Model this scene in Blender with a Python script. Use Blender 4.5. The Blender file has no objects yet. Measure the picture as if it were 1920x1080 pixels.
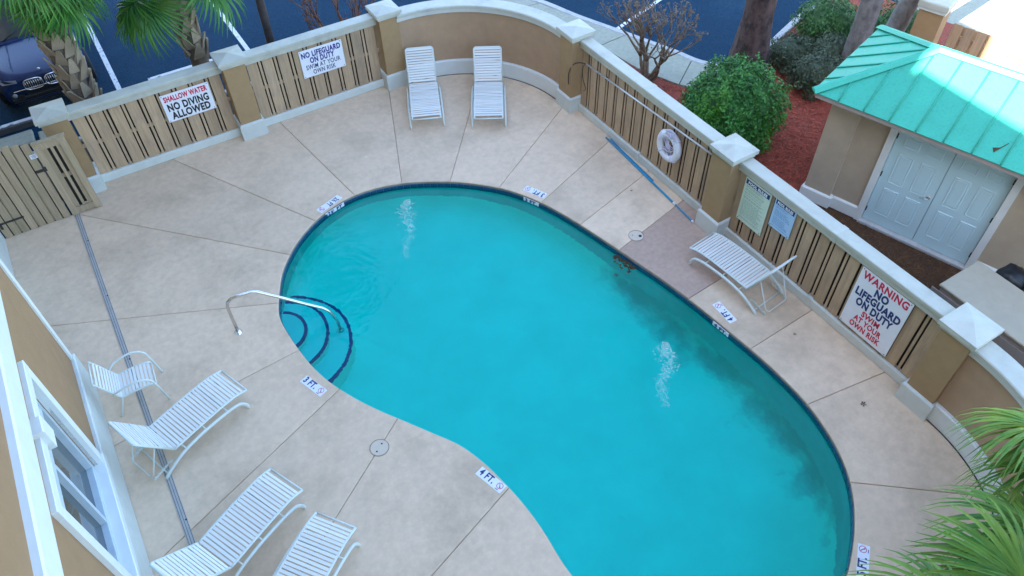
import bpy, bmesh, math, random
from mathutils import Vector, Matrix, Euler, Quaternion
R = math.radians
random.seed(7)
scene = bpy.context.scene
col = scene.collection

# ------------------------------------------------------------------ camera
cam_d = bpy.data.cameras.new('camera')
cam = bpy.data.objects.new('camera', cam_d); col.objects.link(cam)
cam_d.sensor_width = 36.0; cam_d.lens = 1430 / 1920 * 36.0
cam_d.clip_start = 0.1; cam_d.clip_end = 2000
_r = Vector((0.849722, -0.526895, -0.018838)); _u = Vector((0.402858, 0.625809, 0.667883)); _f = Vector((0.340115, 0.575104, -0.744028))
cam.matrix_world = Matrix(((_r.x, _u.x, -_f.x, 0), (_r.y, _u.y, -_f.y, 0), (_r.z, _u.z, -_f.z, 9.7), (0, 0, 0, 1)))
scene.camera = cam

# ------------------------------------------------------------------ sky, sun, exposure
SUN_EL = R(45); SUN_TO = Vector((-0.9725, -0.233, 0))          # plan direction towards the sun (behind the hotel)
world = bpy.data.worlds.new('World'); scene.world = world; world.use_nodes = True
nt = world.node_tree
sky = nt.nodes.new('ShaderNodeTexSky'); sky.sky_type = 'NISHITA'; sky.sun_disc = False
sky.sun_elevation = SUN_EL; sky.sun_rotation = math.atan2(SUN_TO.x, SUN_TO.y)
sky.air_density = 1.0; sky.dust_density = 0.8; sky.ozone_density = 1.0
nt.links.new(sky.outputs[0], nt.nodes['Background'].inputs[0]); nt.nodes['Background'].inputs[1].default_value = 0.12
sun_d = bpy.data.lights.new('sun', 'SUN'); sun_d.energy = 5.0; sun_d.angle = R(0.5); sun_d.color = (1.0, 0.93, 0.82)
sun = bpy.data.objects.new('sun', sun_d); col.objects.link(sun)
_to = Vector((SUN_TO.x * math.cos(SUN_EL), SUN_TO.y * math.cos(SUN_EL), math.sin(SUN_EL)))
sun.rotation_euler = _to.to_track_quat('Z', 'Y').to_euler(); sun.location = (-20, -5, 30)
vs = scene.view_settings
vs.view_transform = 'Standard'; vs.look = 'None'; vs.gamma = 1.0; vs.use_curve_mapping = False; vs.exposure = 2.98

# ------------------------------------------------------------------ materials
def mat(name, c, rough=0.65, var=0.18, scale=6.0, c2=None, mscale=1.5, lo=0.5, hi=0.7, m2amt=1.0, bump=0.0, bscale=80.0, metal=0.0,
        rnd=0.0, spec=0.4, stretch=(1, 1, 1), detail=6.0, island=False, ic=None, coat=0.0, trans=0.0):
    m = bpy.data.materials.new(name); m.use_nodes = True
    t = m.node_tree; n = t.nodes; l = t.links; b = n['Principled BSDF']
    b.inputs['Roughness'].default_value = rough; b.inputs['Metallic'].default_value = metal
    b.inputs['Specular IOR Level'].default_value = spec; b.inputs['Coat Weight'].default_value = coat
    tc = n.new('ShaderNodeTexCoord'); oi = n.new('ShaderNodeObjectInfo')
    mul = n.new('ShaderNodeMath'); mul.operation = 'MULTIPLY'; mul.inputs[1].default_value = 37.0 if rnd else 0.0
    l.new(oi.outputs['Random'], mul.inputs[0])
    add = n.new('ShaderNodeVectorMath'); add.operation = 'ADD'; l.new(tc.outputs['Object'], add.inputs[0]); l.new(mul.outputs[0], add.inputs[1])
    mp = n.new('ShaderNodeMapping'); mp.inputs['Scale'].default_value = stretch; l.new(add.outputs[0], mp.inputs[0])
    nz = n.new('ShaderNodeTexNoise'); nz.inputs['Scale'].default_value = scale; nz.inputs['Detail'].default_value = detail; nz.inputs['Roughness'].default_value = 0.62
    l.new(mp.outputs[0], nz.inputs['Vector'])
    mr = n.new('ShaderNodeMapRange'); mr.inputs['From Min'].default_value = 0.3; mr.inputs['From Max'].default_value = 0.7
    mr.inputs['To Min'].default_value = 1 - var; mr.inputs['To Max'].default_value = 1 + var
    l.new(nz.outputs['Fac'], mr.inputs['Value'])
    if rnd:
        mr2 = n.new('ShaderNodeMapRange'); mr2.inputs['To Min'].default_value = 1 - rnd; mr2.inputs['To Max'].default_value = 1 + rnd
        l.new(oi.outputs['Random'], mr2.inputs['Value'])
        mm = n.new('ShaderNodeMath'); mm.operation = 'MULTIPLY'; l.new(mr.outputs[0], mm.inputs[0]); l.new(mr2.outputs[0], mm.inputs[1]); fac = mm.outputs[0]
    else:
        fac = mr.outputs[0]
    base = n.new('ShaderNodeRGB'); base.outputs[0].default_value = (*c, 1); cur = base.outputs[0]
    if island:
        g = n.new('ShaderNodeNewGeometry'); mx = n.new('ShaderNodeMix'); mx.data_type = 'RGBA'
        l.new(g.outputs['Random Per Island'], mx.inputs[0]); mx.inputs[6].default_value = (*c, 1); mx.inputs[7].default_value = (*ic, 1); cur = mx.outputs[2]
    if c2:
        n2 = n.new('ShaderNodeTexNoise'); n2.inputs['Scale'].default_value = mscale; n2.inputs['Detail'].default_value = 7; n2.inputs['Roughness'].default_value = 0.65
        l.new(add.outputs[0], n2.inputs['Vector'])
        r2 = n.new('ShaderNodeMapRange'); r2.inputs['From Min'].default_value = lo; r2.inputs['From Max'].default_value = hi; r2.inputs['To Max'].default_value = m2amt
        l.new(n2.outputs['Fac'], r2.inputs['Value'])
        mx = n.new('ShaderNodeMix'); mx.data_type = 'RGBA'; l.new(r2.outputs[0], mx.inputs[0]); l.new(cur, mx.inputs[6]); mx.inputs[7].default_value = (*c2, 1); cur = mx.outputs[2]
    vm = n.new('ShaderNodeVectorMath'); vm.operation = 'SCALE'; l.new(cur, vm.inputs[0]); l.new(fac, vm.inputs['Scale'])
    l.new(vm.outputs[0], b.inputs['Base Color'])
    if bump:
        nb = n.new('ShaderNodeTexNoise'); nb.inputs['Scale'].default_value = bscale; nb.inputs['Detail'].default_value = 4; l.new(mp.outputs[0], nb.inputs['Vector'])
        bp = n.new('ShaderNodeBump'); bp.inputs['Strength'].default_value = bump; bp.inputs['Distance'].default_value = 0.02
        l.new(nb.outputs['Fac'], bp.inputs['Height']); l.new(bp.outputs[0], b.inputs['Normal'])
    if trans:
        tr = n.new('ShaderNodeBsdfTranslucent'); l.new(vm.outputs[0], tr.inputs[0]); ms = n.new('ShaderNodeMixShader'); ms.inputs[0].default_value = trans
        l.new(b.outputs[0], ms.inputs[1]); l.new(tr.outputs[0], ms.inputs[2]); l.new(ms.outputs[0], n['Material Output'].inputs[0])
    return m

MT = {}
MT['deck'] = mat('deck_concrete', (0.68, 0.515, 0.355), 0.8, 0.085, 9, (0.44, 0.33, 0.22), 0.9, 0.46, 0.76, 0.8, 0.25, 220, rnd=0.07)
MT['deck_dark'] = mat('deck_concrete_replaced', (0.45, 0.315, 0.235), 0.8, 0.12, 12, (0.35, 0.25, 0.19), 1.3, 0.5, 0.8, 0.7, 0.25, 220)
MT['joint'] = mat('joint_dirt', (0.28, 0.22, 0.165), 0.9, 0.3, 10)
MT['stucco'] = mat('pillar_stucco', (0.36, 0.235, 0.115), 0.85, 0.07, 5, (0.31, 0.205, 0.105), 1.6, 0.5, 0.8, 0.6, 0.35, 240)
MT['stucco_wall'] = mat('curved_wall_stucco', (0.43, 0.29, 0.175), 0.85, 0.07, 4, (0.37, 0.25, 0.16), 1.2, 0.48, 0.75, 0.7, 0.35, 240)
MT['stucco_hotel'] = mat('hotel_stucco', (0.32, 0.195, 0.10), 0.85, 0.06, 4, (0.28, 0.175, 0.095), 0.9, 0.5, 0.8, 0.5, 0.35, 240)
MT['stucco_shed'] = mat('shed_stucco', (0.44, 0.36, 0.26), 0.85, 0.06, 4, (0.38, 0.31, 0.23), 1.2, 0.5, 0.8, 0.5, 0.35, 240)
MT['white'] = mat('white_trim_paint', (0.57, 0.60, 0.55), 0.55, 0.05, 6, (0.42, 0.44, 0.40), 1.4, 0.52, 0.78, 0.5, 0.08, 120, rnd=0.03)
MT['white_cap'] = mat('weathered_white_cap', (0.47, 0.475, 0.40), 0.6, 0.07, 5, (0.18, 0.18, 0.17), 1.5, 0.55, 0.80, 0.65, 0.15, 120, rnd=0.04)
MT['white_clean'] = mat('white_clean_paint', (0.66, 0.69, 0.66), 0.45, 0.03, 5, (0.52, 0.55, 0.53), 1.4, 0.55, 0.8, 0.5)
MT['wood'] = mat('fence_wood', (0.43, 0.305, 0.185), 0.8, 0.16, 3.0, (0.31, 0.235, 0.165), 2.2, 0.48, 0.75, 0.8, 0.3, 14, rnd=0.13, stretch=(9, 9, 0.6))
MT['wood_gate'] = mat('gate_wood', (0.37, 0.285, 0.18), 0.8, 0.16, 3.0, (0.27, 0.24, 0.13), 1.8, 0.48, 0.75, 0.8, 0.3, 14, rnd=0.10, stretch=(9, 9, 0.6))
MT['gap_shade'] = mat('gap_shade_backing', (0.035, 0.028, 0.022), 0.9, 0.2, 4)  # near-black colour stands in for the shade inside the fence gaps
MT['strap'] = mat('white_vinyl_strap', (0.70, 0.71, 0.66), 0.38, 0.03, 6, (0.58, 0.60, 0.55), 3, 0.52, 0.8, 0.5, rnd=0.05)
MT['frame'] = mat('white_powder_coat', (0.61, 0.66, 0.60), 0.35, 0.03, 8, (0.5, 0.52, 0.5), 5, 0.58, 0.8, 0.6)
MT['steel'] = mat('stainless_steel', (0.62, 0.6, 0.56), 0.22, 0.06, 9, metal=1.0)
MT['alu'] = mat('aluminium_tube', (0.62, 0.65, 0.68), 0.35, 0.08, 9, metal=0.7)
MT['dark_metal'] = mat('dark_iron', (0.03, 0.028, 0.026), 0.5, 0.2, 20)
MT['tile'] = mat('navy_pool_tile', (0.010, 0.05, 0.115), 0.2, 0.25, 16, (0.018, 0.08, 0.15), 8, 0.45, 0.6, 0.7, spec=0.5)
MT['tile_grout'] = mat('tile_grout', (0.12, 0.2, 0.3), 0.8, 0.1, 10)
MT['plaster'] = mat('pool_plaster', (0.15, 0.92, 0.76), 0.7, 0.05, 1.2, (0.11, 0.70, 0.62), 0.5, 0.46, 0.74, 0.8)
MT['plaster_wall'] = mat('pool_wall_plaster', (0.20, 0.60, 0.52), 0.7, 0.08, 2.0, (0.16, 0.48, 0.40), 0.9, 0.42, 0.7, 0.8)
def blotch_mat():  # plaster with darker green blotches, denser towards the fence-side wall
    m = mat('blotchy_plaster', (0.13, 0.93, 0.72), 0.7, 0.05, 1.2); t = m.node_tree; n = t.nodes; l = t.links; b = n['Principled BSDF']
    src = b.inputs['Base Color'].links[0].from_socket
    at_ = n.new('ShaderNodeAttribute'); at_.attribute_name = 'blotch'; tc = n.new('ShaderNodeTexCoord'); nz = n.new('ShaderNodeTexNoise'); nz.inputs['Scale'].default_value = 1.5; nz.inputs['Detail'].default_value = 6; nz.inputs['Roughness'].default_value = 0.6
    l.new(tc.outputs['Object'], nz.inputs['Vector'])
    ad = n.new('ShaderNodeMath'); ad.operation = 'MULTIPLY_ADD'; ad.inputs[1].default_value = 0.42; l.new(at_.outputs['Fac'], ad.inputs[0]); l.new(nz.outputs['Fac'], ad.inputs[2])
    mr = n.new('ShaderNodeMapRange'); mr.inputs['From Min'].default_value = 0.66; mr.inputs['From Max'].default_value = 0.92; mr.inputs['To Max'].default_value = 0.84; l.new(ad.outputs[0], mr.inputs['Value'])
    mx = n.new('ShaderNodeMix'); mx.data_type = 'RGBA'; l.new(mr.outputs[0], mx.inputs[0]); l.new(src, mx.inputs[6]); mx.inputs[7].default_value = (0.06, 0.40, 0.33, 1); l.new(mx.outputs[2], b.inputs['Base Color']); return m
MT['blotch'] = blotch_mat()
MT['lane'] = mat('step_edge_tile', (0.006, 0.03, 0.16), 0.3, 0.2, 20)
MT['asphalt'] = mat('asphalt', (0.005, 0.034, 0.070), 0.9, 0.4, 30, (0.012, 0.052, 0.095), 0.8, 0.5, 0.75, 0.7, 0.5, 160, spec=0.1)
MT['line'] = mat('road_paint', (0.62, 0.64, 0.66), 0.7, 0.12, 10, (0.12, 0.14, 0.17), 9, 0.55, 0.66, 0.9)
MT['soil'] = mat('soil', (0.09, 0.07, 0.05), 0.95, 0.3, 3)
MT['mulch'] = mat('red_mulch', (0.27, 0.055, 0.032), 0.95, 0.5, 30, (0.18, 0.07, 0.045), 1.0, 0.48, 0.7, 0.8, 1.0, 60)
MT['mulch_chip'] = mat('mulch_chips', (0.42, 0.085, 0.045), 0.95, 0.2, 8, island=True, ic=(0.14, 0.034, 0.024))
MT['straw_chip'] = mat('pine_straw', (0.16, 0.075, 0.03), 0.95, 0.2, 8, island=True, ic=(0.06, 0.035, 0.02))
MT['walk'] = mat('sidewalk_concrete', (0.31, 0.32, 0.25), 0.85, 0.12, 12, (0.24, 0.245, 0.2), 1.4, 0.5, 0.75, 0.7, 0.25, 200)
MT['kerb'] = mat('kerb_concrete', (0.42, 0.43, 0.42), 0.85, 0.12, 12, (0.28, 0.29, 0.29), 2, 0.5, 0.75, 0.7)
MT['stop_shade'] = mat('wheel_stop_shade', (0.10, 0.10, 0.10), 0.85, 0.2, 12)  # shade on the stop's near face, put into its dark grey
MT['roof'] = mat('teal_metal_roof', (0.030, 0.38, 0.255), 0.55, 0.07, 3, (0.015, 0.26, 0.17), 24, 0.48, 0.7, 0.6, 0.05, 60, rnd=0.05, spec=0.5)
MT['fascia'] = mat('eave_fascia', (0.33, 0.29, 0.26), 0.7, 0.08, 8)
MT['door'] = mat('door_paint', (0.49, 0.68, 0.72), 0.5, 0.04, 3, (0.43, 0.59, 0.62), 1.5, 0.5, 0.8, 0.6)
MT['cabinet'] = mat('cabinet_beige', (0.36, 0.32, 0.235), 0.6, 0.06, 8, (0.29, 0.26, 0.2), 2, 0.5, 0.8, 0.6)
MT['cabinet_side'] = mat('cabinet_taupe', (0.25, 0.225, 0.205), 0.6, 0.06, 8)
MT['black'] = mat('black_plastic', (0.012, 0.013, 0.014), 0.42, 0.3, 6)
MT['brown'] = mat('brown_fabric', (0.085, 0.058, 0.04), 0.9, 0.4, 14)
MT['glass'] = mat('window_glass', (0.03, 0.042, 0.045), 0.03, 0.1, 2, spec=1.0)
MT['gasket'] = mat('window_frame_metal', (0.45, 0.53, 0.57), 0.4, 0.05, 6)
MT['interior'] = mat('gasket_dark', (0.03, 0.04, 0.045), 0.5, 0.2, 5)
MT['car'] = mat('blue_car_paint', (0.0, 0.018, 0.075), 0.22, 0.04, 2, spec=0.35, coat=0.3)
MT['chrome'] = mat('chrome', (0.8, 0.8, 0.82), 0.12, 0.02, 4, metal=1.0)
MT['tyre'] = mat('tyre_rubber', (0.015, 0.015, 0.016), 0.8, 0.2, 12)
MT['lens'] = mat('headlight_lens', (0.25, 0.28, 0.32), 0.08, 0.2, 12, spec=0.9)
MT['sign'] = mat('sign_white', (0.74, 0.76, 0.79), 0.45, 0.03, 5, (0.62, 0.63, 0.64), 3, 0.55, 0.8, 0.5)
MT['sign_yellow'] = mat('sign_pale_green', (0.55, 0.66, 0.52), 0.5, 0.04, 5)
MT['sign_blue'] = mat('sign_pale_blue', (0.36, 0.55, 0.72), 0.5, 0.04, 5)
MT['ink_navy'] = mat('ink_navy', (0.012, 0.03, 0.14), 0.5, 0.1, 5)
MT['ink_blue'] = mat('ink_blue', (0.02, 0.02, 0.22), 0.5, 0.1, 5)
MT['ink_black'] = mat('ink_black', (0.015, 0.018, 0.025), 0.5, 0.1, 5)
MT['ink_red'] = mat('ink_red', (0.55, 0.012, 0.06), 0.5, 0.1, 5)
MT['ink_soft'] = mat('ink_faded', (0.32, 0.44, 0.36), 0.6, 0.1, 5)
MT['ink_softb'] = mat('ink_faded_blue', (0.20, 0.36, 0.55), 0.6, 0.1, 5)
MT['ring'] = mat('life_ring_white', (0.72, 0.74, 0.78), 0.5, 0.05, 8, (0.5, 0.5, 0.6), 6, 0.5, 0.7, 0.5)
MT['rope'] = mat('rope_white', (0.62, 0.60, 0.72), 0.8, 0.15, 30)
MT['blue_pole'] = mat('blue_pole', (0.008, 0.27, 0.48), 0.35, 0.15, 8)
MT['drain'] = mat('drain_plastic', (0.42, 0.41, 0.38), 0.6, 0.1, 12, (0.25, 0.27, 0.28), 6, 0.5, 0.7, 0.7)
MT['lid'] = mat('skimmer_lid', (0.60, 0.50, 0.38), 0.6, 0.05, 10)
MT['leaf_brown'] = mat('dead_leaves', (0.10, 0.05, 0.015), 0.8, 0.3, 20, island=True, ic=(0.03, 0.02, 0.012))
MT['bush'] = mat('bush_leaves', (0.010, 0.085, 0.016), 0.5, 0.25, 3, (0.11, 0.33, 0.025), 1.0, 0.50, 0.66, 0.8, island=True, ic=(0.07, 0.26, 0.04), trans=0.25)
MT['shrub'] = mat('shrub_leaves', (0.025, 0.09, 0.025), 0.55, 0.2, 3, island=True, ic=(0.08, 0.20, 0.05), trans=0.2)
MT['shrub_grey'] = mat('grey_shrub_leaves', (0.045, 0.075, 0.04), 0.6, 0.2, 3, island=True, ic=(0.10, 0.13, 0.075), trans=0.2)
MT['palm'] = mat('palm_frond', (0.022, 0.13, 0.024), 0.42, 0.15, 4, (0.12, 0.20, 0.03), 1.2, 0.5, 0.7, 0.7, island=True, ic=(0.09, 0.27, 0.04), rnd=0.15, trans=0.25)
MT['palm_light'] = mat('palm_frond_light', (0.04, 0.17, 0.025), 0.42, 0.15, 4, (0.30, 0.36, 0.05), 1.4, 0.48, 0.66, 0.75, island=True, ic=(0.20, 0.36, 0.05), rnd=0.15, trans=0.25)
MT['palm_dry'] = mat('palm_frond_dry', (0.16, 0.10, 0.035), 0.7, 0.15, 4, island=True, ic=(0.08, 0.055, 0.025), rnd=0.15)
MT['boot'] = mat('palm_boots', (0.36, 0.29, 0.205), 0.9, 0.25, 6, (0.20, 0.16, 0.115), 3, 0.45, 0.7, 0.8, 0.5, 30, rnd=0.2)
MT['trunk'] = mat('palm_trunk', (0.20, 0.155, 0.115), 0.9, 0.2, 8, (0.13, 0.10, 0.08), 3, 0.45, 0.7, 0.8, 0.6, 40)
MT['bark'] = mat('pine_bark', (0.085, 0.055, 0.048), 0.95, 0.5, 7, (0.028, 0.022, 0.022), 5, 0.48, 0.62, 0.9, 1.0, 12, stretch=(1, 1, 0.35))
MT['bark_grey'] = mat('grey_bark', (0.175, 0.165, 0.155), 0.95, 0.35, 7, (0.09, 0.085, 0.08), 4, 0.48, 0.65, 0.8, 1.0, 14, stretch=(1, 1, 0.3))
MT['twig'] = mat('bare_branches', (0.17, 0.125, 0.085), 0.85, 0.3, 9, (0.34, 0.27, 0.19), 3, 0.5, 0.7, 0.7)
MT['twig_red'] = mat('bare_branches_red', (0.16, 0.075, 0.045), 0.85, 0.3, 9, (0.25, 0.14, 0.08), 3, 0.5, 0.7, 0.7)
MT['darkwood'] = mat('dark_trunk', (0.05, 0.042, 0.04), 0.9, 0.3, 9, bump=0.6, bscale=20)

def water_mat():
    m = bpy.data.materials.new('pool_water'); m.use_nodes = True; t = m.node_tree; n = t.nodes; l = t.links
    n.remove(n['Principled BSDF'])
    tr = n.new('ShaderNodeBsdfRefraction'); tr.inputs['Color'].default_value = (0.05, 0.91, 0.97, 1); tr.inputs['Roughness'].default_value = 0.0; tr.inputs['IOR'].default_value = 1.33
    gl = n.new('ShaderNodeBsdfGlossy'); gl.inputs['Roughness'].default_value = 0.03
    tc = n.new('ShaderNodeTexCoord'); nz = n.new('ShaderNodeTexNoise'); nz.inputs['Scale'].default_value = 2.2; nz.inputs['Detail'].default_value = 3
    nz2 = n.new('ShaderNodeTexNoise'); nz2.inputs['Scale'].default_value = 9.0; nz2.inputs['Detail'].default_value = 2
    l.new(tc.outputs['Object'], nz.inputs['Vector']); l.new(tc.outputs['Object'], nz2.inputs['Vector'])
    ad = n.new('ShaderNodeMath'); ad.operation = 'MULTIPLY_ADD'; ad.inputs[1].default_value = 0.25; l.new(nz2.outputs['Fac'], ad.inputs[0]); l.new(nz.outputs['Fac'], ad.inputs[2])
    bp = n.new('ShaderNodeBump'); bp.inputs['Strength'].default_value = 0.5; bp.inputs['Distance'].default_value = 0.05; l.new(ad.outputs[0], bp.inputs['Height'])
    l.new(bp.outputs[0], gl.inputs['Normal']); l.new(bp.outputs[0], tr.inputs['Normal'])
    fr = n.new('ShaderNodeFresnel'); fr.inputs['IOR'].default_value = 1.33; l.new(bp.outputs[0], fr.inputs['Normal'])
    mx = n.new('ShaderNodeMixShader'); l.new(fr.outputs[0], mx.inputs[0]); l.new(tr.outputs[0], mx.inputs[1]); l.new(gl.outputs[0], mx.inputs[2])
    l.new(mx.outputs[0], n['Material Output'].inputs[0]); return m
MT['water'] = water_mat()
def foam_mat():
    m = bpy.data.materials.new('jet_foam'); m.use_nodes = True; t = m.node_tree; n = t.nodes; l = t.links; b = n['Principled BSDF']
    b.inputs['Base Color'].default_value = (0.50, 0.70, 0.62, 1); b.inputs['Roughness'].default_value = 0.6
    tr = n.new('ShaderNodeBsdfTransparent'); mx = n.new('ShaderNodeMixShader'); mx.inputs[0].default_value = 0.26
    l.new(tr.outputs[0], mx.inputs[1]); l.new(b.outputs[0], mx.inputs[2]); l.new(mx.outputs[0], n['Material Output'].inputs[0]); return m
MT['foam'] = foam_mat()

# ------------------------------------------------------------------ mesh helpers
class MB:
    def __init__(s): s.v = []; s.f = []; s.sm = []
    def add(s, vs, fs, smooth=False):
        o = len(s.v); s.v += [tuple(p) for p in vs]; s.f += [tuple(o + i for i in f) for f in fs]; s.sm += [smooth] * len(fs); return s
    def box(s, c, d, rot=None, bev=0.0):
        x, y, z = d[0] / 2, d[1] / 2, d[2] / 2
        if bev:
            b = min(bev, x * .9, y * .9, z * .9); vs = []
            for sz, ins in ((-z, b), (-z + b, 0), (z - b, 0), (z, b)):
                for (sx, sy) in ((-1, -1), (1, -1), (1, 1), (-1, 1)): vs.append(Vector((sx * (x - ins), sy * (y - ins), sz)))
            fs = [(3, 2, 1, 0), (12, 13, 14, 15)]
            for k in range(3):
                for i in range(4): j = (i + 1) % 4; fs.append((4 * k + i, 4 * k + j, 4 * k + 4 + j, 4 * k + 4 + i))
        else:
            vs = [Vector((a * x, b * y, e * z)) for e in (-1, 1) for (a, b) in ((-1, -1), (1, -1), (1, 1), (-1, 1))]
            fs = [(3, 2, 1, 0), (4, 5, 6, 7)] + [(i, (i + 1) % 4, 4 + (i + 1) % 4, 4 + i) for i in range(4)]
        if rot is not None: vs = [rot @ p for p in vs]
        c = Vector(c); return s.add([p + c for p in vs], fs)
    def tube(s, path, r, seg=8, flat=1.0, caps=True, closed=False):
        P = [Vector(p) for p in path]; n = len(P); rs = r if isinstance(r, (list, tuple)) else [r] * n
        vs = []; up = None
        for i, p in enumerate(P):
            if closed: t = (P[(i + 1) % n] - P[i - 1])
            else: t = (P[min(i + 1, n - 1)] - P[max(i - 1, 0)])
            t.normalize()
            if up is None: a = Vector((0, 0, 1)) if abs(t.z) < 0.9 else Vector((1, 0, 0))
            else: a = up
            b1 = t.cross(a).normalized(); up = b1.cross(t).normalized()
            for k in range(seg):
                an = 2 * math.pi * k / seg; vs.append(p + b1 * math.cos(an) * rs[i] + up * math.sin(an) * rs[i] * flat)
        fs = []
        for i in range(n if closed else n - 1):
            j = (i + 1) % n
            for k in range(seg): m = (k + 1) % seg; fs.append((i * seg + k, i * seg + m, j * seg + m, j * seg + k))
        s.add(vs, fs, True)
        if caps and not closed:
            o = len(s.v) - len(vs); s.f += [tuple(o + k for k in range(seg))[::-1], tuple(o + (n - 1) * seg + k for k in range(seg))]; s.sm += [False, False]
        return s
    def prism(s, poly, z0, z1, bev=0.0):
        n = len(poly); rings = [(poly, z0), (poly, z1)]
        if bev:
            rings = [(poly, z0), (poly, z1 - bev), (inset(poly, bev * .35), z1 - bev * .35), (inset(poly, bev), z1)]
        vs = []; fs = []
        for pl, z in rings: vs += [(p[0], p[1], z) for p in pl]
        for k in range(len(rings) - 1):
            for i in range(n): j = (i + 1) % n; fs.append((k * n + i, k * n + j, (k + 1) * n + j, (k + 1) * n + i))
        fs.append(tuple((len(rings) - 1) * n + i for i in range(n))); fs.append(tuple(range(n))[::-1]); return s.add(vs, fs)
    def disc(s, c, r, z1, z0, seg=24):
        return s.prism([(c[0] + r * math.cos(2 * math.pi * i / seg), c[1] + r * math.sin(2 * math.pi * i / seg)) for i in range(seg)], z0, z1)
    def lathe(s, prof, seg=20, c=(0, 0, 0)):
        vs = [(c[0] + r * math.cos(2 * math.pi * k / seg), c[1] + r * math.sin(2 * math.pi * k / seg), c[2] + z) for r, z in prof for k in range(seg)]
        fs = [(i * seg + k, i * seg + (k + 1) % seg, (i + 1) * seg + (k + 1) % seg, (i + 1) * seg + k) for i in range(len(prof) - 1) for k in range(seg)]
        return s.add(vs, fs, True)
    def mesh(s, name, m):
        me = bpy.data.meshes.new(name); me.from_pydata(s.v, [], s.f); me.polygons.foreach_set('use_smooth', s.sm); me.materials.append(m if not isinstance(m, str) else MT[m]); me.update(); return me
    def build(s, name, m, parent=None, loc=None, rot=None):
        return put(name, s.mesh(name, m), parent, loc, rot)
def put(name, me, parent=None, loc=None, rot=None):
    o = bpy.data.objects.new(name, me); col.objects.link(o)
    if parent: o.parent = parent
    if loc is not None: o.location = loc
    if rot is not None: o.rotation_euler = rot
    return o
def area(poly): return sum(poly[i][0] * poly[(i + 1) % len(poly)][1] - poly[(i + 1) % len(poly)][0] * poly[i][1] for i in range(len(poly))) / 2
def inset(poly, d):
    n = len(poly); out = []; sg = 1 if area(poly) > 0 else -1
    for i in range(n):
        a, b, c = Vector(poly[i - 1][:2]), Vector(poly[i][:2]), Vector(poly[(i + 1) % n][:2])
        t1 = (b - a); t2 = (c - b)
        if t1.length < 1e-6 or t2.length < 1e-6: out.append(tuple(b)); continue
        t1.normalize(); t2.normalize(); n1 = Vector((-t1.y, t1.x)) * sg; n2 = Vector((-t2.y, t2.x)) * sg
        m = n1 + n2; k = m.length
        if k < 0.3: m = n1; q = 1
        else: m /= k; q = 1 / max(0.45, m.dot(n1))
        out.append(tuple(b + m * d * q))
    return out
def smooth_closed(pts, per=6):
    n = len(pts); out = []
    for i in range(n):
        p0, p1, p2, p3 = (Vector(pts[(i + k) % n]) for k in (-1, 0, 1, 2))
        for j in range(per):
            t = j / per; out.append(tuple(0.5 * ((2 * p1) + (-p0 + p2) * t + (2 * p0 - 5 * p1 + 4 * p2 - p3) * t * t + (-p0 + 3 * p1 - 3 * p2 + p3) * t ** 3)))
    return out
def smooth_open(pts, per=6):
    P = [Vector(p) for p in pts]; P = [2 * P[0] - P[1]] + P + [2 * P[-1] - P[-2]]; out = []
    for i in range(1, len(P) - 2):
        p0, p1, p2, p3 = P[i - 1:i + 3]
        for j in range(per):
            t = j / per; out.append(0.5 * ((2 * p1) + (-p0 + p2) * t + (2 * p0 - 5 * p1 + 4 * p2 - p3) * t * t + (-p0 + 3 * p1 - 3 * p2 + p3) * t ** 3))
    out.append(P[-2]); return out
def tag(o, label=None, cat=None, group=None, kind=None):
    if label: o['label'] = label
    if cat: o['category'] = cat
    if group: o['group'] = group
    if kind: o['kind'] = kind
    return o
def thing(name, label, cat, loc=(0, 0, 0), rz=0.0, group=None):
    o = bpy.data.objects.new(name, None); o.empty_display_size = 0.1; col.objects.link(o); o.location = loc; o.rotation_euler = (0, 0, rz)
    return tag(o, label, cat, group)
def copy_tree(o, parent=None):
    c = o.copy(); col.objects.link(c); c.parent = parent
    for ch in list(o.children): copy_tree(ch, c)
    return c
def text_mesh(body, size, m, bold=0.0, width=None, depth=0.003):
    cu = bpy.data.curves.new('lettering', 'FONT'); cu.body = body; cu.size = size; cu.space_character = 1.10; cu.align_x = 'CENTER'; cu.align_y = 'CENTER'; cu.offset = bold; cu.extrude = depth / 2; cu.resolution_u = 3
    o = bpy.data.objects.new('lettering_curve', cu); col.objects.link(o)
    dg = bpy.context.evaluated_depsgraph_get(); me = bpy.data.meshes.new_from_object(o.evaluated_get(dg)); bpy.data.objects.remove(o); bpy.data.curves.remove(cu)
    if width:
        xs = [v.co.x for v in me.vertices]; w = max(xs) - min(xs); cx = (max(xs) + min(xs)) / 2
        for v in me.vertices: v.co.x = (v.co.x - cx) * width / w
    me.materials.clear(); me.materials.append(MT[m]); me.name = 'lettering'; return me

# ================================================================== GROUND, DECK, POOL
def ring_sheet(name, outer, hole, z, m):
    (X0, Y0, X1, Y1), (a, b, c, d) = outer, hole
    vs = [(X0, Y0, z), (X1, Y0, z), (X1, Y1, z), (X0, Y1, z), (a, b, z), (c, b, z), (c, d, z), (a, d, z)]
    return tag(MB().add(vs, [(0, 1, 5, 4), (1, 2, 6, 5), (2, 3, 7, 6), (3, 0, 4, 7)]).build(name, m), kind='structure')
HOLE = (-1.9, -0.2, 8.0, 13.4)
ring_sheet('ground', (-400, -400, 400, 400), HOLE, -0.16, 'soil')
ring_sheet('parking_lot', (-60, -40, 60, 70), HOLE, -0.12, 'asphalt')

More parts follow.
